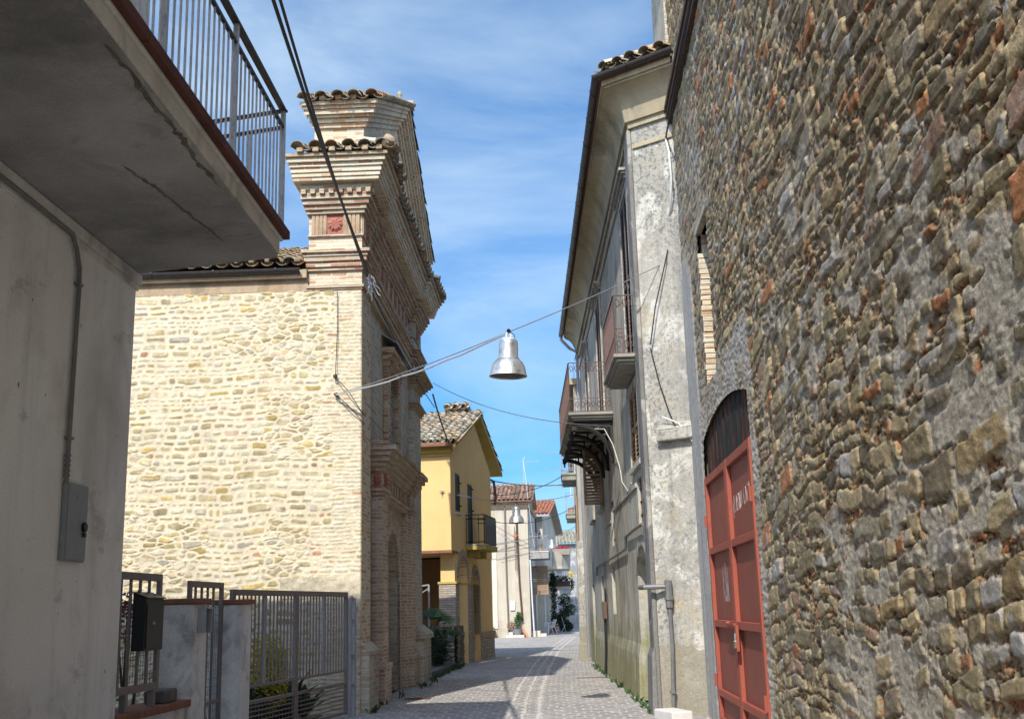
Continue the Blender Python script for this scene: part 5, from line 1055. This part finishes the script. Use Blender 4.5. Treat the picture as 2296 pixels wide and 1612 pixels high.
for y0, y1, z in ((.7,2.65,9.0-.05),(7.6,9.8,9.0-.02),(12.9,14.6,8.85)):
    m = MB(); m.box(-.07,-.0005,y0+.08,y1-.08,z-.13,z-.069); m.box(-.12,-.0005,y0+.03,y1-.03,z-.07,z-.029) ; m.box(-.17,-.0005,y0,y1,z-.03,z+.03)
    build('window_hood', m, M_rbe, rb, bevel=.01)
def grille(y0, y1, z0, z1):
    m = MB(); y = y0+.05
    while y < y1: m.bar((.05,y,z0),(.05,y,z1),.018); y += .12
    for z in (z0+.15,(z0+z1)/2,z1-.15): m.box(.035,.065,y0,y1,z-.01,z+.01)
    w = build('window_grille', m, M_rust, rb); m = MB(); m.box(.25,.29,y0,y1,z0,z1); build('pane', m, M_dark, w)
grille(.8,1.9,2.95,3.70); grille(6.95,7.7,2.88,3.85)
m = MB(); m.box(.26,.29,.62,2.62,0,2.6); build('blind_arch', m, M_rbe, rb); m = MB(); m.box(.26,.295,7.45,8.3,1.42,2.45); m.box(.26,.295,10.9,11.8,1.36,2.36); m.box(.2,.295,14.6,15.6,0,2.2); build('blocked_window', m, M_rbe, rb)
m = MB(); arch_ring(m, .62, 2.62, 2.1, .48, .17, -.03, -.0005, 18); build('arch_band', m, M_rb, rb)
m = MB(); m.box(-.03,-.0005,1.95,7.0,3.58,3.66); m.box(-.02,-.0005,7.7,9.6,3.4,3.46); build('string_course', m, M_rb, rb, bevel=.012)
# open brown shutters of the far lower window
o_ = louvre(rb, 'open_shutter', 0,.45,4.0,5.45,0,M_shbrn,.05,'x',.075); o_.location = (-.46,9.75,0); o_.rotation_euler = (0,0,R(-8)); m = MB(); m.box(.25,.29,9.6,10.7,3.95,5.45); m.box(.25,.29,13.0,14.0,3.9,5.3); build('pane', m, M_dark, rb)

m = MB(); m.box(-.12,-.0005,9.4,10.9,3.86,3.94); m.box(-.10,-.0005,12.9,14.1,3.82,3.89); build('window_sill', m, M_rb, rb, bevel=.01)
# balconies
def scrollrail(mb, a, b, z0, z1, step):
    a = Vector(a); b = Vector(b); L_ = (b-a).length; n = max(1, int(L_/step)); d = (b-a)/L_
    for z in (z0+.02, z0+.30, z1): mb.bar((a.x,a.y,z),(b.x,b.y,z), .016 if z < z1 else .03, .014)
    for k in range(n+1):
        p = a+d*L_*k/n; mb.bar((p.x,p.y,z0),(p.x,p.y,z1),.013)
        if k < n:
            for zc in (z0+.16, z1-.14):
                c = p+d*L_/n*.5; pts = [(c.x+d.x*.045*math.cos(t)*(1-t*.08), c.y+d.y*.045*math.cos(t)*(1-t*.08), zc+.085*math.sin(t)*(1-t*.08)) for t in [i*.8 for i in range(9)]]; mb.tube(pts, .007, 4, False)
def iron_balcony(label, y0, y1, out, z, h):
    b = MB(); b.box(-out,-.0005,y0,y1,z-.06,z); b.box(-out+.05,-.0005,y0+.05,y1-.05,z-.115,z-.061); b.box(-out+.1,-.0005,y0+.1,y1-.1,z-.16,z-.1155); o = build('balcony', b, M_bal, rb, bevel=.01); o['label'] = label
    r = MB(); scrollrail(r, (-.02,y0+.05,0), (-out+.04,y0+.05,0), z, z+h, .11); scrollrail(r, (-out+.04,y0+.05,0), (-out+.04,y1-.05,0), z, z+h, .13); scrollrail(r, (-out+.04,y1-.05,0), (-.02,y1-.05,0), z, z+h, .11); build('railing', r, M_rust, o); return o
iron_balcony('small balcony with scrolled iron railing on the near part of the facade', .45, 2.8, .43, 5.62, 1.0)
b2 = iron_balcony('long balcony on dark cast iron brackets', 5.9, 12.0, .95, 5.62, 1.08)
br = MB(); zt_ = 5.455
br.box(-.84,-.0006,-.03,.03,zt_-.05,zt_); br.box(-.06,-.0006,-.03,.03,4.55,zt_-.05); arc = [(-.80+.76*math.sin(t), zt_-.10-.78*(1-math.cos(t))) for t in [math.pi/2*k/9 for k in range(10)]]
br.tube([(x,0,z) for x, z in arc], .055, 6); br.tube([(-.23+.11*math.cos(t),0,5.24+.11*math.sin(t)) for t in [2*math.pi*k/14 for k in range(15)]], .04, 6, False); br.bar((-.46,0,zt_-.05),(-.46,0,5.25),.04); br.box(-.88,-.78,-.04,.04,zt_-.19,zt_-.051); br.lathe([(0,-.07),(.03,-.04),(.015,0),(.03,.02),(0,.03)], 8, (-.83,0,zt_-.22))
M_cast = plain('black_cast_iron', (.02,.017,.016), .6)
k0 = build('bracket', br, M_cast, b2); k0.location = (0,6.15,0)
for y in (7.55, 8.95, 10.35, 11.75): copyp(k0, b2, (0,y,0))
# pipes, cables, boxes on the facade
rp = lambda x, y, z: fpt(RO, RA, (x, y, z))
M_pipeg = metal('grey_iron_pipe', (.20,.20,.20), .55, .4, (.14,.09,.07), .5)
m = MB(); m.tube([rp(-.22,.2,1.86), rp(-.18,-.10,1.86), rp(.15,-.22,1.86)], .038, 8); m.tube([rp(.16,-.23,1.95), rp(.16,-.23,1.55)], .055, 8); m.tube([rp(.16,-.23,1.6), rp(.17,-.23,1.0), rp(.15,-.23,.5), rp(.13,-.24,.02)], .029, 8); m.tube([rp(.16,-.23,1.72), rp(.16,-.23,1.66)], .07, 8); m.tube([rp(.14,-.235,.36), rp(.14,-.235,.32)], .05, 8)
tag(build('drain_pipe', m, M_pipeg, smooth=True), 'grey iron pipe with an elbow coming down the end of the plaster house', 'pipe')
pipe('grey pipe running across the facade above the arched niche', [rp(-.08,.62,2.86), rp(-.06,2.0,2.88), rp(-.05,3.9,2.86), rp(-.05,4.05,2.64), rp(-.05,7,2.62), rp(-.06,12.3,2.60), rp(-.06,12.5,2.4)], .028, M_pipeg)
m = MB(); m.box(0,.16,-.0,.36,-.0,.1); st = build('marble_block', MB().box(-.16,.16,-.32,.32,-.02,.13), plaster('pale_marble', (.66,.64,.60), (.58,.56,.52), (.3,.29,.26), 2, .4, 0, .2, .003), bevel=.02, loc=(1.08,16.55,0), rot=(0,0,R(20))); tag(st, 'white stone block on the ground at the foot of the pipe', 'block')
m = MB(); m.box(.22,.92,-.13,-.001,4.05,4.22); m.extr([(-.13,4.221),(-.001,4.221),(-.001,4.34),(-.05,4.32)], 'x', .22, .92); build('end_ledge', m, M_rbe, rb, bevel=.02).rotation_euler = ERZ
o = thing('cable_box', 'rusty cable box with a black cable running down to the ground', 'cable box', tuple(rp(-.0,10.0,1.5)), RA); m = MB(); m.box(-.12,-.02,-.12,.12,-.2,.2); build('box', m, M_ins, o, bevel=.01); m = MB(); m.tube([(-.07,0,-.2),(-.08,0,-.9),(-.11,.1,-1.47)], .035, 6); m.tube([(-.05,-.05,.2),(-.05,-.08,.4),(-.04,.1,.5)], .025, 6); build('cable', m, M_cable, o, smooth=True)
cable('black cable hanging from the upper wall ring to the plaster house', [Vector((1.52,17.0,7.45)), Vector((1.38,16.85,6.9)), rp(.2,-.30,6.2), rp(.10,-.20,5.6)], .011); cable('thin wire tied along the plaster corner to the span wire end', sag(Vector((1.52,17.1,7.02)), rp(-.1,3.0,7.1), .04), .007, M_iron)
cable('black cable running down the end wall to the ledge', [rp(.10,-.18,5.55), rp(.2,-.20,5.0), rp(.32,-.28,4.5), rp(.38,-.42,4.25)], .010)
cable('white cable drooping below the long balcony', [rp(-.45,6.2,5.3), rp(-.2,5.95,5.25), rp(-.1,5.2,4.8), rp(-.06,4.4,4.25), rp(-.06,4.0,3.9), rp(-.05,3.0,3.62), rp(-.04,2.5,3.72)], .011, plain('white_cable', (.5,.5,.47), .5)); cable('grey cable looping down the facade under the white one', [rp(-.06,4.4,4.25), rp(-.06,4.6,3.8), rp(-.06,5.8,3.5), rp(-.06,7.2,3.0)], .012, M_wire)
cable('white cable at the end ledge beside the cement strip', [rp(.2,-.32,4.42), rp(.42,-.46,4.3), rp(.64,-.56,3.95)], .014, plain('white_cable', (.6,.6,.57), .5))
cable('black twisted cable along the cornice of the plaster house', [rp(-.06,.4,8.6), rp(-.07,1.0,8.86), rp(-.14,3,9.15), rp(-.15,7,9.25), rp(-.15,LEN,9.3)], .012)

# ------------------------------------------------------------------ houses further along on the right
NO = (-.33, 35.0); NA = 1.0
M_nh = plaster('far_grey_plaster', (.50,.47,.40), (.38,.37,.34), (.17,.17,.165), .7, .7, .7, .4, .01, patch=(.54,.51,.43))
nh = thing('far_right_house', 'narrow glimpse of a grey plaster house with small balconies beyond the long balcony', 'house', (*NO,0), NA)
m = MB(); m.box(0,8,0,26,-.02,8.6); build('wall', m, M_nh, nh); m = MB(); m.box(-.10,.25,-.12,.2,0,3.6); m.box(-.14,.3,-.16,.24,-.02,.5); build('corner_pier', m, M_rbe, nh, bevel=.03)
m = MB(); m.box(-.25,8,-.1,26.2,8.601,8.8); build('eaves', m, M_cove, nh)
for lb_, y0, y1, z, ot in (('small balcony with flower pots just beyond the long balcony',4.2,6.6,6.25,.50),('far balcony with a red pot',14.5,17.5,5.7,.42)):
    m = MB(); m.box(-ot,-.001,y0,y1,z-.25,z-.08); m.box(-ot-.04,-.001,y0-.04,y1+.04,z-.079,z); o = build('balcony', m, M_bal, nh, bevel=.015); o['label'] = lb_
    m = MB()
    for q in (z+.1, z+.9): m.bar((0,y0+.03,q),(-ot,y0+.03,q),.025); m.bar((-ot,y0+.03,q),(-ot,y1,q),.025)
    for k in range(6): m.bar((-ot*k/5-.01,y0+.03,z),(-ot*k/5-.01,y0+.03,z+.9),.016)
    y = y0
    while y < y1: m.bar((-ot,y,z),(-ot,y,z+.9),.016); y += .13
    build('railing', m, M_gateg, o)
m = MB(); m.lathe([(0,0),(.12,0),(.15,.25),(0,.25)], 12); o = build('flower_pot', m, plain('orange_pot', (.5,.2,.07), .6), loc=tuple(fpt(NO,NA,(-.2,15.0,5.7)))); tag(o, 'small orange pot on the far right balcony', 'pot')
louv = louvre(nh, 'shutter', 7.5,8.4,4.4,6.4,-.06,M_shbrn,.05); louvre(nh, 'shutter', 2.0,2.8,3.6,5.2,-.06,M_shbrn,.05); louvre(nh, 'shutter', 4.9,5.9,6.3,8.3,-.05,M_fascia,.05)
m = MB(); m.box(.2,.21,1,2,0,2) if False else None
o = thing('tv_aerial', 'flat aerial sticking out from the far right house over the street', 'aerial', tuple(fpt(NO,NA,(0,9.0,6.3)))); m = MB(); m.bar((.1,0,0),(-.25,0,0),.03); m.bar((-.2,0,-.45),(-.2,0,.12),.03); build('mast', m, M_ptwhite, o); m = MB(); m.box(-.75,-.2,-.05,.05,.02,.07); m.box(-.80,-.75,-.07,.07,.0,.09)
for k in range(7): m.bar((-.28-k*.07,-.14,.045),(-.28-k*.07,.14,.045),.012)
build('boom', m, M_alu, o)
o = thing('tv_aerial', 'thin rod aerial beside the small balcony of the far right house', 'aerial', tuple(fpt(NO,NA,(0,3.6,6.9)))); m = MB(); m.bar((0,0,0),(-1.15,.0,.03),.02); m.bar((0,0,-.55),(-1.1,0,-.53),.018); build('rods', m, M_wire, o); m = MB(); m.bar((-.05,0,-.65),(-.05,0,.2),.025); build('mast', m, M_wire, o)

# ------------------------------------------------------------------ rough stone building on the right (frame: face at x=0 facing -x)
SO = (1.62, 17.2); SA = 1.2
sb = thing('stone_building', 'tall rough rubble stone building with brick chips filling the right side', 'building', (*SO,0), SA)
yl = [0.]; 
while yl[-1] > -13.6: yl.append(yl[-1]-(.026-.0165*min(1, -yl[-1]/12.5)))
while yl[-1] > -15: yl.append(yl[-1]-.05)
zl = [-.03]
while zl[-1] < 13.0: zl.append(zl[-1]+.0115+.014*max(0, min(1, (zl[-1]-3.5)/6)))
yl = np.array(yl); zl = np.array(zl)
D0, D1, ZS, RI = -5.58, -1.68, 3.80, .22; SL0, SL1, SZ0, SZ1 = -3.40, -2.42, 4.46, 6.62
hw = (D1-D0)/2; rad = (hw*hw+RI*RI)/(2*RI)
def archz(y): return ZS+RI-rad+np.sqrt(np.maximum(0, rad*rad-(y-(D0+D1)/2)**2))
for v in (D0, D1, SL0, SL1): yl[np.argmin(abs(yl-v))] = v
for v in (SZ0, SZ1): zl[np.argmin(abs(zl-v))] = v
U, V = np.meshgrid(yl, zl, indexing='ij')
for i, y in enumerate(yl):
    if D0 <= y <= D1: a = float(archz(y)); j = int(np.argmin(abs(zl-a))); V[i, j] = a
STN = [(.25,.225,.15,5),(.33,.285,.19,5),(.19,.17,.125,4),(.25,.235,.19,3),(.42,.36,.24,2.4),(.30,.24,.145,2),(.36,.355,.35,.9),(.19,.165,.13,2),(.38,.185,.095,1.1),(.30,.215,.17,1)]
CHP = [(.48,.40,.27,3),(.38,.19,.10,1.6),(.46,.30,.17,1.2),(.34,.29,.20,3),(.56,.48,.33,2.4),(.24,.19,.13,1.5)]
dirt = fbm(U*.55, V*.55, 60, 4)
n1 = fbm(U*4, V*9, 62, 4); n2 = fbm(U*11, V*24, 63, 4); n3 = fbm(U*1.4, V*2, 64, 4); n4 = fbm(U*24, V*50, 65, 2); rid = 1-2*np.abs(fbm(U*4, V*10, 59, 5)-.5)
e, col, rise, tl = coursed(U, V, 61, STN, rows=(.065,.175), asp=(1.3,4.4), gap=.005, wave=.13, vmax=13.6, rad=.26)
eB, colB, riseB, tlB = coursed(U+.31, V*1.0+.04*(fbm(U*.9, V*.9, 58, 3)-.5)+.12*U, 68, STN, rows=(.10,.24), asp=(1.1,3.4), gap=.007, wave=.12, vmax=16, rad=.28)
sel = fbm(U*1.1, V*1.3, 57, 3) > .54; e = np.where(sel, eB, e); col = np.where(sel[..., None], colB, col); rise = np.where(sel, riseB, rise); tl = np.where(sel, tlB, tl)
eb, fb, colb, rb_, tlb = rubble(U+3, V+1, .11, .034, 66, CHP, .6, .04, .5, 3.0)
e = e+.022*(n1-.5)+.016*(n2-.5)-.05*(h2(np.floor(rise*9973), np.floor(rise*3779), 3) < .16)
sm = sstep(-.001, .006, e)                                                           # 1 on a stone, 0 in the joints
edge = sstep(-.002, .034, e)
Hs = .004+.016*rise+.002*edge+.10*tl+.013*(rid-.75)+.008*(n1-.5)+.008*(n2-.5)+.005*(n4-.5)
chip = sstep(.05, .16, eb+.15*(n4-.5)); Hc = -.015+.020*rb_*chip+.012*(n2-.5)+.006*(n4-.5)+.2*tlb*chip
H = Hs*sm+Hc*(1-sm)
cc = col*(.44+.50*n1+.42*n4+.35*n2)[..., None]*np.array([.90,.84,.76]); lich = sstep(.57, .66, fbm(U*8, V*14, 67, 4))*sstep(.50,.60,n3); cc = cc*(1-lich*.7)[..., None]+np.array([.44,.44,.43])*(lich*.7)[..., None]
cj = colb*np.array([.95,.88,.80])*(.55+.7*n2)[..., None]*(.32+.68*chip)[..., None]
C = cc*sm[..., None]+cj*(1-sm)[..., None]
# grey mortar smeared over the low near part, stones half buried in it
gm = sstep(.44, .54, fbm(U*.8, V*.8, 70, 5)+.22*sstep(-6.6, -10.0, U)*sstep(4.6, 2.0, V)-.09)*sstep(-5.8,-7.2,U)*sstep(5.6,4.4,V)
cover = sstep(.42, .56, .52+.9*(fbm(U*3, V*6, 71, 5)-.5)-.85*(rise-.30)*sm)*gm
rm = 1-2*np.abs(fbm(U*5, V*15, 75, 5)-.5); Hm = .002+.014*(rm-.78)+.014*(n2-.5)+.009*(n4-.5)+.010*(n1-.5)
H = H*(1-cover)+np.maximum(H*.35, Hm)*cover; C = C*(1-cover)[..., None]+(np.array([.41,.37,.30])*(.40+.5*n2+.7*n4)[..., None])*cover[..., None]
gm2 = sstep(.52, .62, fbm(U*1.4+9, V*1.4, 74, 5))*.35*(1-gm); k = gm2*(1-sm*.75); C = C*(1-k)[..., None]+np.array([.43,.36,.26])*(.6+.8*n2)[..., None]*k[..., None]; H = H+.006*k
# finer grey rubble towards the far end
far = sstep(-4.6, -2.2, U)*sstep(9.0, 7.6, V); k = far*.62*sstep(.35,.6,fbm(U*3,V*6,76,4)); C = C*(1-k)[..., None]+np.array([.33,.315,.28])*(.6+.8*n2)[..., None]*k[..., None]; H = H*(1-.5*far)
# plastered brick band round the door
inD = (U > D0-.42) & (U < D1+.16) & (V < 4.42-.05*(U+1.7)*0); ed = sstep(D0-.36, D0-.20, U+.25*(n1-.5))*sstep(D1+.2, D1+.1, U)*sstep(4.62, 4.42, V+.12*(U+3.7)*.5+.15*(n1-.5))
vo = (np.mod((U-(D0+D1)/2)*1.0+(V-3.7)*.35, .085) < .012)*sstep(4.3,4.25,V)*sstep(3.6,3.7,V); bc = np.array([.36,.31,.24])*(.65+.7*n1)[..., None]; bc = bc*(1-.45*vo)[..., None]
row = (np.mod(V, .075) < .012)*(V < 3.7); bc = bc*(1-.25*row*(n3 > .5))[..., None]; bm = sstep(.46,.56,fbm(U*3,V*3,83,4))[..., None]; bc = bc*(1-bm)+np.array([.42,.39,.34])*(.7+.6*n2)[..., None]*bm
C = C*(1-ed)[..., None]+bc*ed[..., None]; H = H*(1-ed)+(.012+.024*(n2-.5)+.012*(n4-.5)+.02*(rid-.75)-.006*vo-.003*row*(V < 2.6))*ed
# smooth cement strip at the far end
cs = sstep(-1.58, -1.50, U+.03*(n1-.5))*sstep(-.06, -.12, U)*sstep(7.0, 6.6, V+.9*((U+.8)/.7)**2*.6+.2*(n1-.5))
C = C*(1-cs)[..., None]+(np.array([.43,.42,.395])*(.66+.6*fbm(U*9, V*.9, 80, 4))[..., None])*cs[..., None]; H = H*(1-cs)+(.03+.006*(n1-.5))*cs
H = H*np.clip((1+8*np.minimum(1, .12)), 1, 1)
H = H*.84; P = np.stack([-H, U, V], -1)
uc = (U[:-1,:-1]+U[1:,1:])/2; vc = (V[:-1,:-1]+V[1:,1:])/2
hole = ((uc > D0) & (uc < D1) & (vc < archz(uc))) | ((uc > SL0) & (uc < SL1) & (vc > SZ0) & (vc < SZ1))
P[0,:,0] = .05; C = np.clip(C, .01, .9)
grid_mesh('rubble_wall', P, C, M_rough, sb, hole=hole)
m = MB(); wall_open(m, -30, -15.0, -.02, 13, -.0, .30, []); build('near_wall', m, M_facade, sb)
m = MB(); wall_open(m, -15.0, -.001, -.02, 13.0, .06, .5, [(D0,D1,-.02,ZS,RI),(SL0,SL1,SZ0,SZ1)]); build('wall_core', m, M_brickpale, sb)
m = MB(); m.box(.501,7,-30,-.001,-.02,13); build('building_body', m, M_facade, sb); m = MB(); m.box(-.1,.0,-30,.0,13.0,13.3) if False else m.box(-.4,7,-30.2,.3,13.001,13.25); build('roof', m, M_cop2, sb)
M_ledge = brick('ledge_brick', [(.12,.075,.06),(.10,.065,.055),(.14,.09,.07)], (.10,.085,.07), dirta=.4)
m = MB(); m.box(-.075,.02,-15,.06,9.22,9.32); m.box(-.10,.02,-15,.10,9.321,9.41); m.box(-.13,.02,-15,.14,9.411,9.50); build('brick_ledge', m, M_ledge, sb, bevel=.01)
m = MB(); m.extr([(-.6,9.501),(.5,9.501),(1.3,10.3),(1.3,12.99),(-.6,12.99)], 'x', -.05, .6); build('brick_quoin', m, M_facade, sb, bevel=.015)
# slit window reveal
m = MB(); z = SZ0; rr = random.Random(5)
while z < SZ1-.3: m.box(-.005+rr.uniform(-.01,.012),.45,SL1-.06+rr.uniform(-.012,.006),SL1+.03,z,z+.066); z += .075
build('slit_jamb', m, M_brickpale, sb, bevel=.004); m = MB(); m.box(.44,.46,SL0,SL1,SZ0,SZ1); build('slit_window', m, M_dark, sb)
m = MB(); m.box(-.02,.44,SL0-.1,SL1+.08,SZ1,SZ1+.09); build('slit_lintel', m, M_facade, sb, bevel=.01)
# red door
M_red = metal('faded_red_paint', (.31,.072,.042), .62, .0, (.19,.052,.035), .6, 3, .002); M_redp = metal('dull_red_sheet', (.24,.062,.04), .64, .0, (.15,.05,.038), .6, 2.2, .002); M_redfr = M_red
dr = MB(); dr.box(.02,.035,D0+.02,-3.735,.06,3.27); dr.box(.02,.035,-3.725,D1-.02,.06,3.27); door = build('door', dr, M_redp, sb); door['label'] = 'tall red metal double door with white scrawl and padlock'
for (a, b) in ((D0+.01,-3.734),(-3.726,D1-.01)):
    m = MB(); w = .10
    m.box(-.035,.019,a,a+w,.03,3.29); m.box(-.035,.019,b-w,b,.03,3.29)
    for z0, z1 in ((.03,.13),(.40,.49),(1.29,1.38),(2.24,2.33),(3.19,3.29)): m.box(-.03,.0185,a+w,b-w,z0,z1)
    build('leaf_frame', m, M_red, door, bevel=.006)
m = MB(); m.box(-.04,.0-.036,-3.80,-3.66,.03,3.28); build('cover_strip', m, M_red, door, bevel=.004)
for y in (D0+.03, D1-.03):
    for z in (.6, 2.7): m = MB(); m.tube([(-.045,y,z-.08),(-.045,y,z+.08)], .022, 8); build('hinge', m, M_red, door, smooth=True)
m = MB(); m.box(-.07,-.041,-3.62-.2,-3.50+.45,1.335,1.36); m.box(-.075,-.041,-4.0,-3.9,1.05,1.34); m.tube([(-.05,-3.35,1.36),(-.09,-3.35,1.36)], .018, 8); build('bolt', m, M_red, door)
m = MB(); m.box(-.10,-.06,-3.99,-3.91,1.08,1.17); build('padlock', m, metal('brass_padlock', (.32,.28,.18), .35, .8, None), door, bevel=.01); m = MB(); m.tube([(-.08,-3.975,1.16),(-.08,-3.975,1.22),(-.08,-3.95,1.245),(-.08,-3.925,1.22),(-.08,-3.925,1.16)], .007, 6); build('shackle', m, M_alu, door)
# scraped white paint and the chalked scrawl
M_chalk = plain('white_scrape', (.52,.45,.43), .85, 0, .1, .5); rr = random.Random(12)
m = MB()
for k in range(46):
    y = rr.uniform(-3.02,-2.56); za = rr.uniform(1.66,2.10); zb = max(1.62, za-rr.uniform(.05,.30)); w = rr.uniform(.008,.03); y2 = y+rr.uniform(-.02,.02); m.add([(.0185,y,za),(.0185,y+w,za+.01),(.0185,y2+w,zb),(.0185,y2,zb-.01)], [(0,1,2,3)])
build('scraped_notice', m, M_chalk, door, fix=False)
def strokes(txt, y0, z0, w, h, dz):
    G = {'E': [[(1,1),(0,1),(0,0),(1,0)],[(0,.5),(.8,.5)]], 'X': [[(0,0),(1,1)],[(0,1),(1,0)]], 'S': [[(1,.9),(.5,1),(0,.8),(.2,.55),(.9,.4),(1,.15),(.5,0),(0,.1)]], 'N': [[(0,0),(0,1),(1,0),(1,1)]], 'U': [[(0,1),(0,.2),(.5,0),(1,.2),(1,1)]], 'C': [[(1,.9),(.5,1),(0,.6),(.1,.15),(.6,0),(1,.1)]], 'A': [[(0,0),(.5,1),(1,0)],[(.2,.4),(.8,.4)]], 'I': [[(.4,1),(.5,0)]], '(': [[(.8,1.15),(.2,.6),(.3,-.25)]], "'": [[(.5,1.1),(.4,.8)]], ' ': []}
    m = MB()
    for i, c_ in enumerate(txt):
        for st_ in G[c_]: m.tube([(.0165, y0-(i*1.35+p[0])*w, z0+dz*i+p[1]*h+.006*math.sin(7*p[0]+i)) for p in st_], .0017, 4)
    return m
build('chalk_scrawl', strokes("(EASNU CACA", -3.88, 2.62, .088, .19, .006), M_chalk, door, fix=False)
M_fan = plaster('peeling_dark_boards', (.02,.027,.025), (.03,.036,.033), (.20,.055,.033), 4.5, .7, .8, .3, .004)
m = MB(); n = 22
for k in range(n):
    a = D0+(D1-D0)*k/n; b = D0+(D1-D0)*(k+1)/n-.008; za = float(archz(np.array(a)))+.04; zb = float(archz(np.array(b)))+.04; o_ = .03+.006*(k%2); m.extr([(a,3.30),(b,3.30),(b,zb),(a,za)], 'x', o_, o_+.03)
build('fanlight_boards', m, M_fan, sb)
# rings, insulators and cables on the stone wall
sp = lambda x, y, z: fpt(SO, SA, (x, y, z))
def ringhook(label, p):
    m = MB(); m.tube([(.05,0,0),(-.16,0,.02)], .014, 6); m.tube([(-.10+.05*math.cos(t),.0+.0,.02+.05*math.sin(t)) for t in [k*.7 for k in range(10)]], .009, 5); m.lathe([(0,-.03),(.03,-.02),(.035,.02),(0,.03)], 10, (-.13,0,.0)); tag(build('wall_ring', m, M_ptwhite, loc=tuple(sp(*p)), rot=(0,0,R(SA))), label, 'hook')
ringhook('upper white insulator hook on the stone corner below the ledge', (-.04,-.3,9.0)); ringhook('lower insulator hook on the stone corner', (-.06,-.05,7.55))
cable('white cable loop hanging between the two corner hooks', [sp(-.12,-.35,9.0), sp(-.10,-.5,8.7), sp(-.10,-.62,8.2), sp(-.12,-.45,7.8), sp(-.16,-.2,7.55), sp(-.16,-.02,7.5)], .018, plain('white_cable', (.6,.6,.57), .5))
cable('black cable running along the stone wall under the ledge', [sp(-.12,-.35,9.0), sp(-.10,-1.5,9.12), sp(-.12,-4,9.15), sp(-.12,-9,9.16)], .014)
m = MB()
for k in range(5): m.tube([sp(-.08,.12,7.05), sp(-.10-.01*k,.12+.02*k,6.9), sp(-.08+.015*k,.10+.03*(k-2),6.72-.03*k)], .006, 4)
tag(build('rag_strands', m, M_ptwhite), 'white frayed strands tied at the span wire end', 'strands')

# weeds along the wall feet
rr = random.Random(77); q = MB()
spots = [(-3.9+.1*rr.random(), 27.5+5.5*rr.random()) for _ in range(26)]+[(-3.75+rr.uniform(-.1,.1), 18.3+8.5*rr.random()) for _ in range(16)]
for k in range(24): y_ = rr.uniform(.2, 15); p = rp(-.10+rr.uniform(-.05,.02), y_, 0); spots.append((p.x, p.y))
for x, y in spots:
    for _ in range(rr.randint(5, 12)):
        a = rr.uniform(0, 6.28); l_ = rr.uniform(.05,.16); d = Vector((math.cos(a)*.6, math.sin(a)*.6, 1)).normalized(); s_ = Vector((-math.sin(a), math.cos(a), 0))*.012; b_ = Vector((x+rr.uniform(-.06,.06), y+rr.uniform(-.12,.12), 0)); q.add([b_-s_, b_+s_, b_+d*l_*.7+s_, b_+d*l_+Vector((d.x,d.y,-.3))*l_*.4, b_+d*l_*.7-s_], [(0,1,2,3,4)])
tag(build('weeds', q, M_leaf, fix=False), 'small green weeds growing along the feet of the walls', 'weeds', kind='stuff')
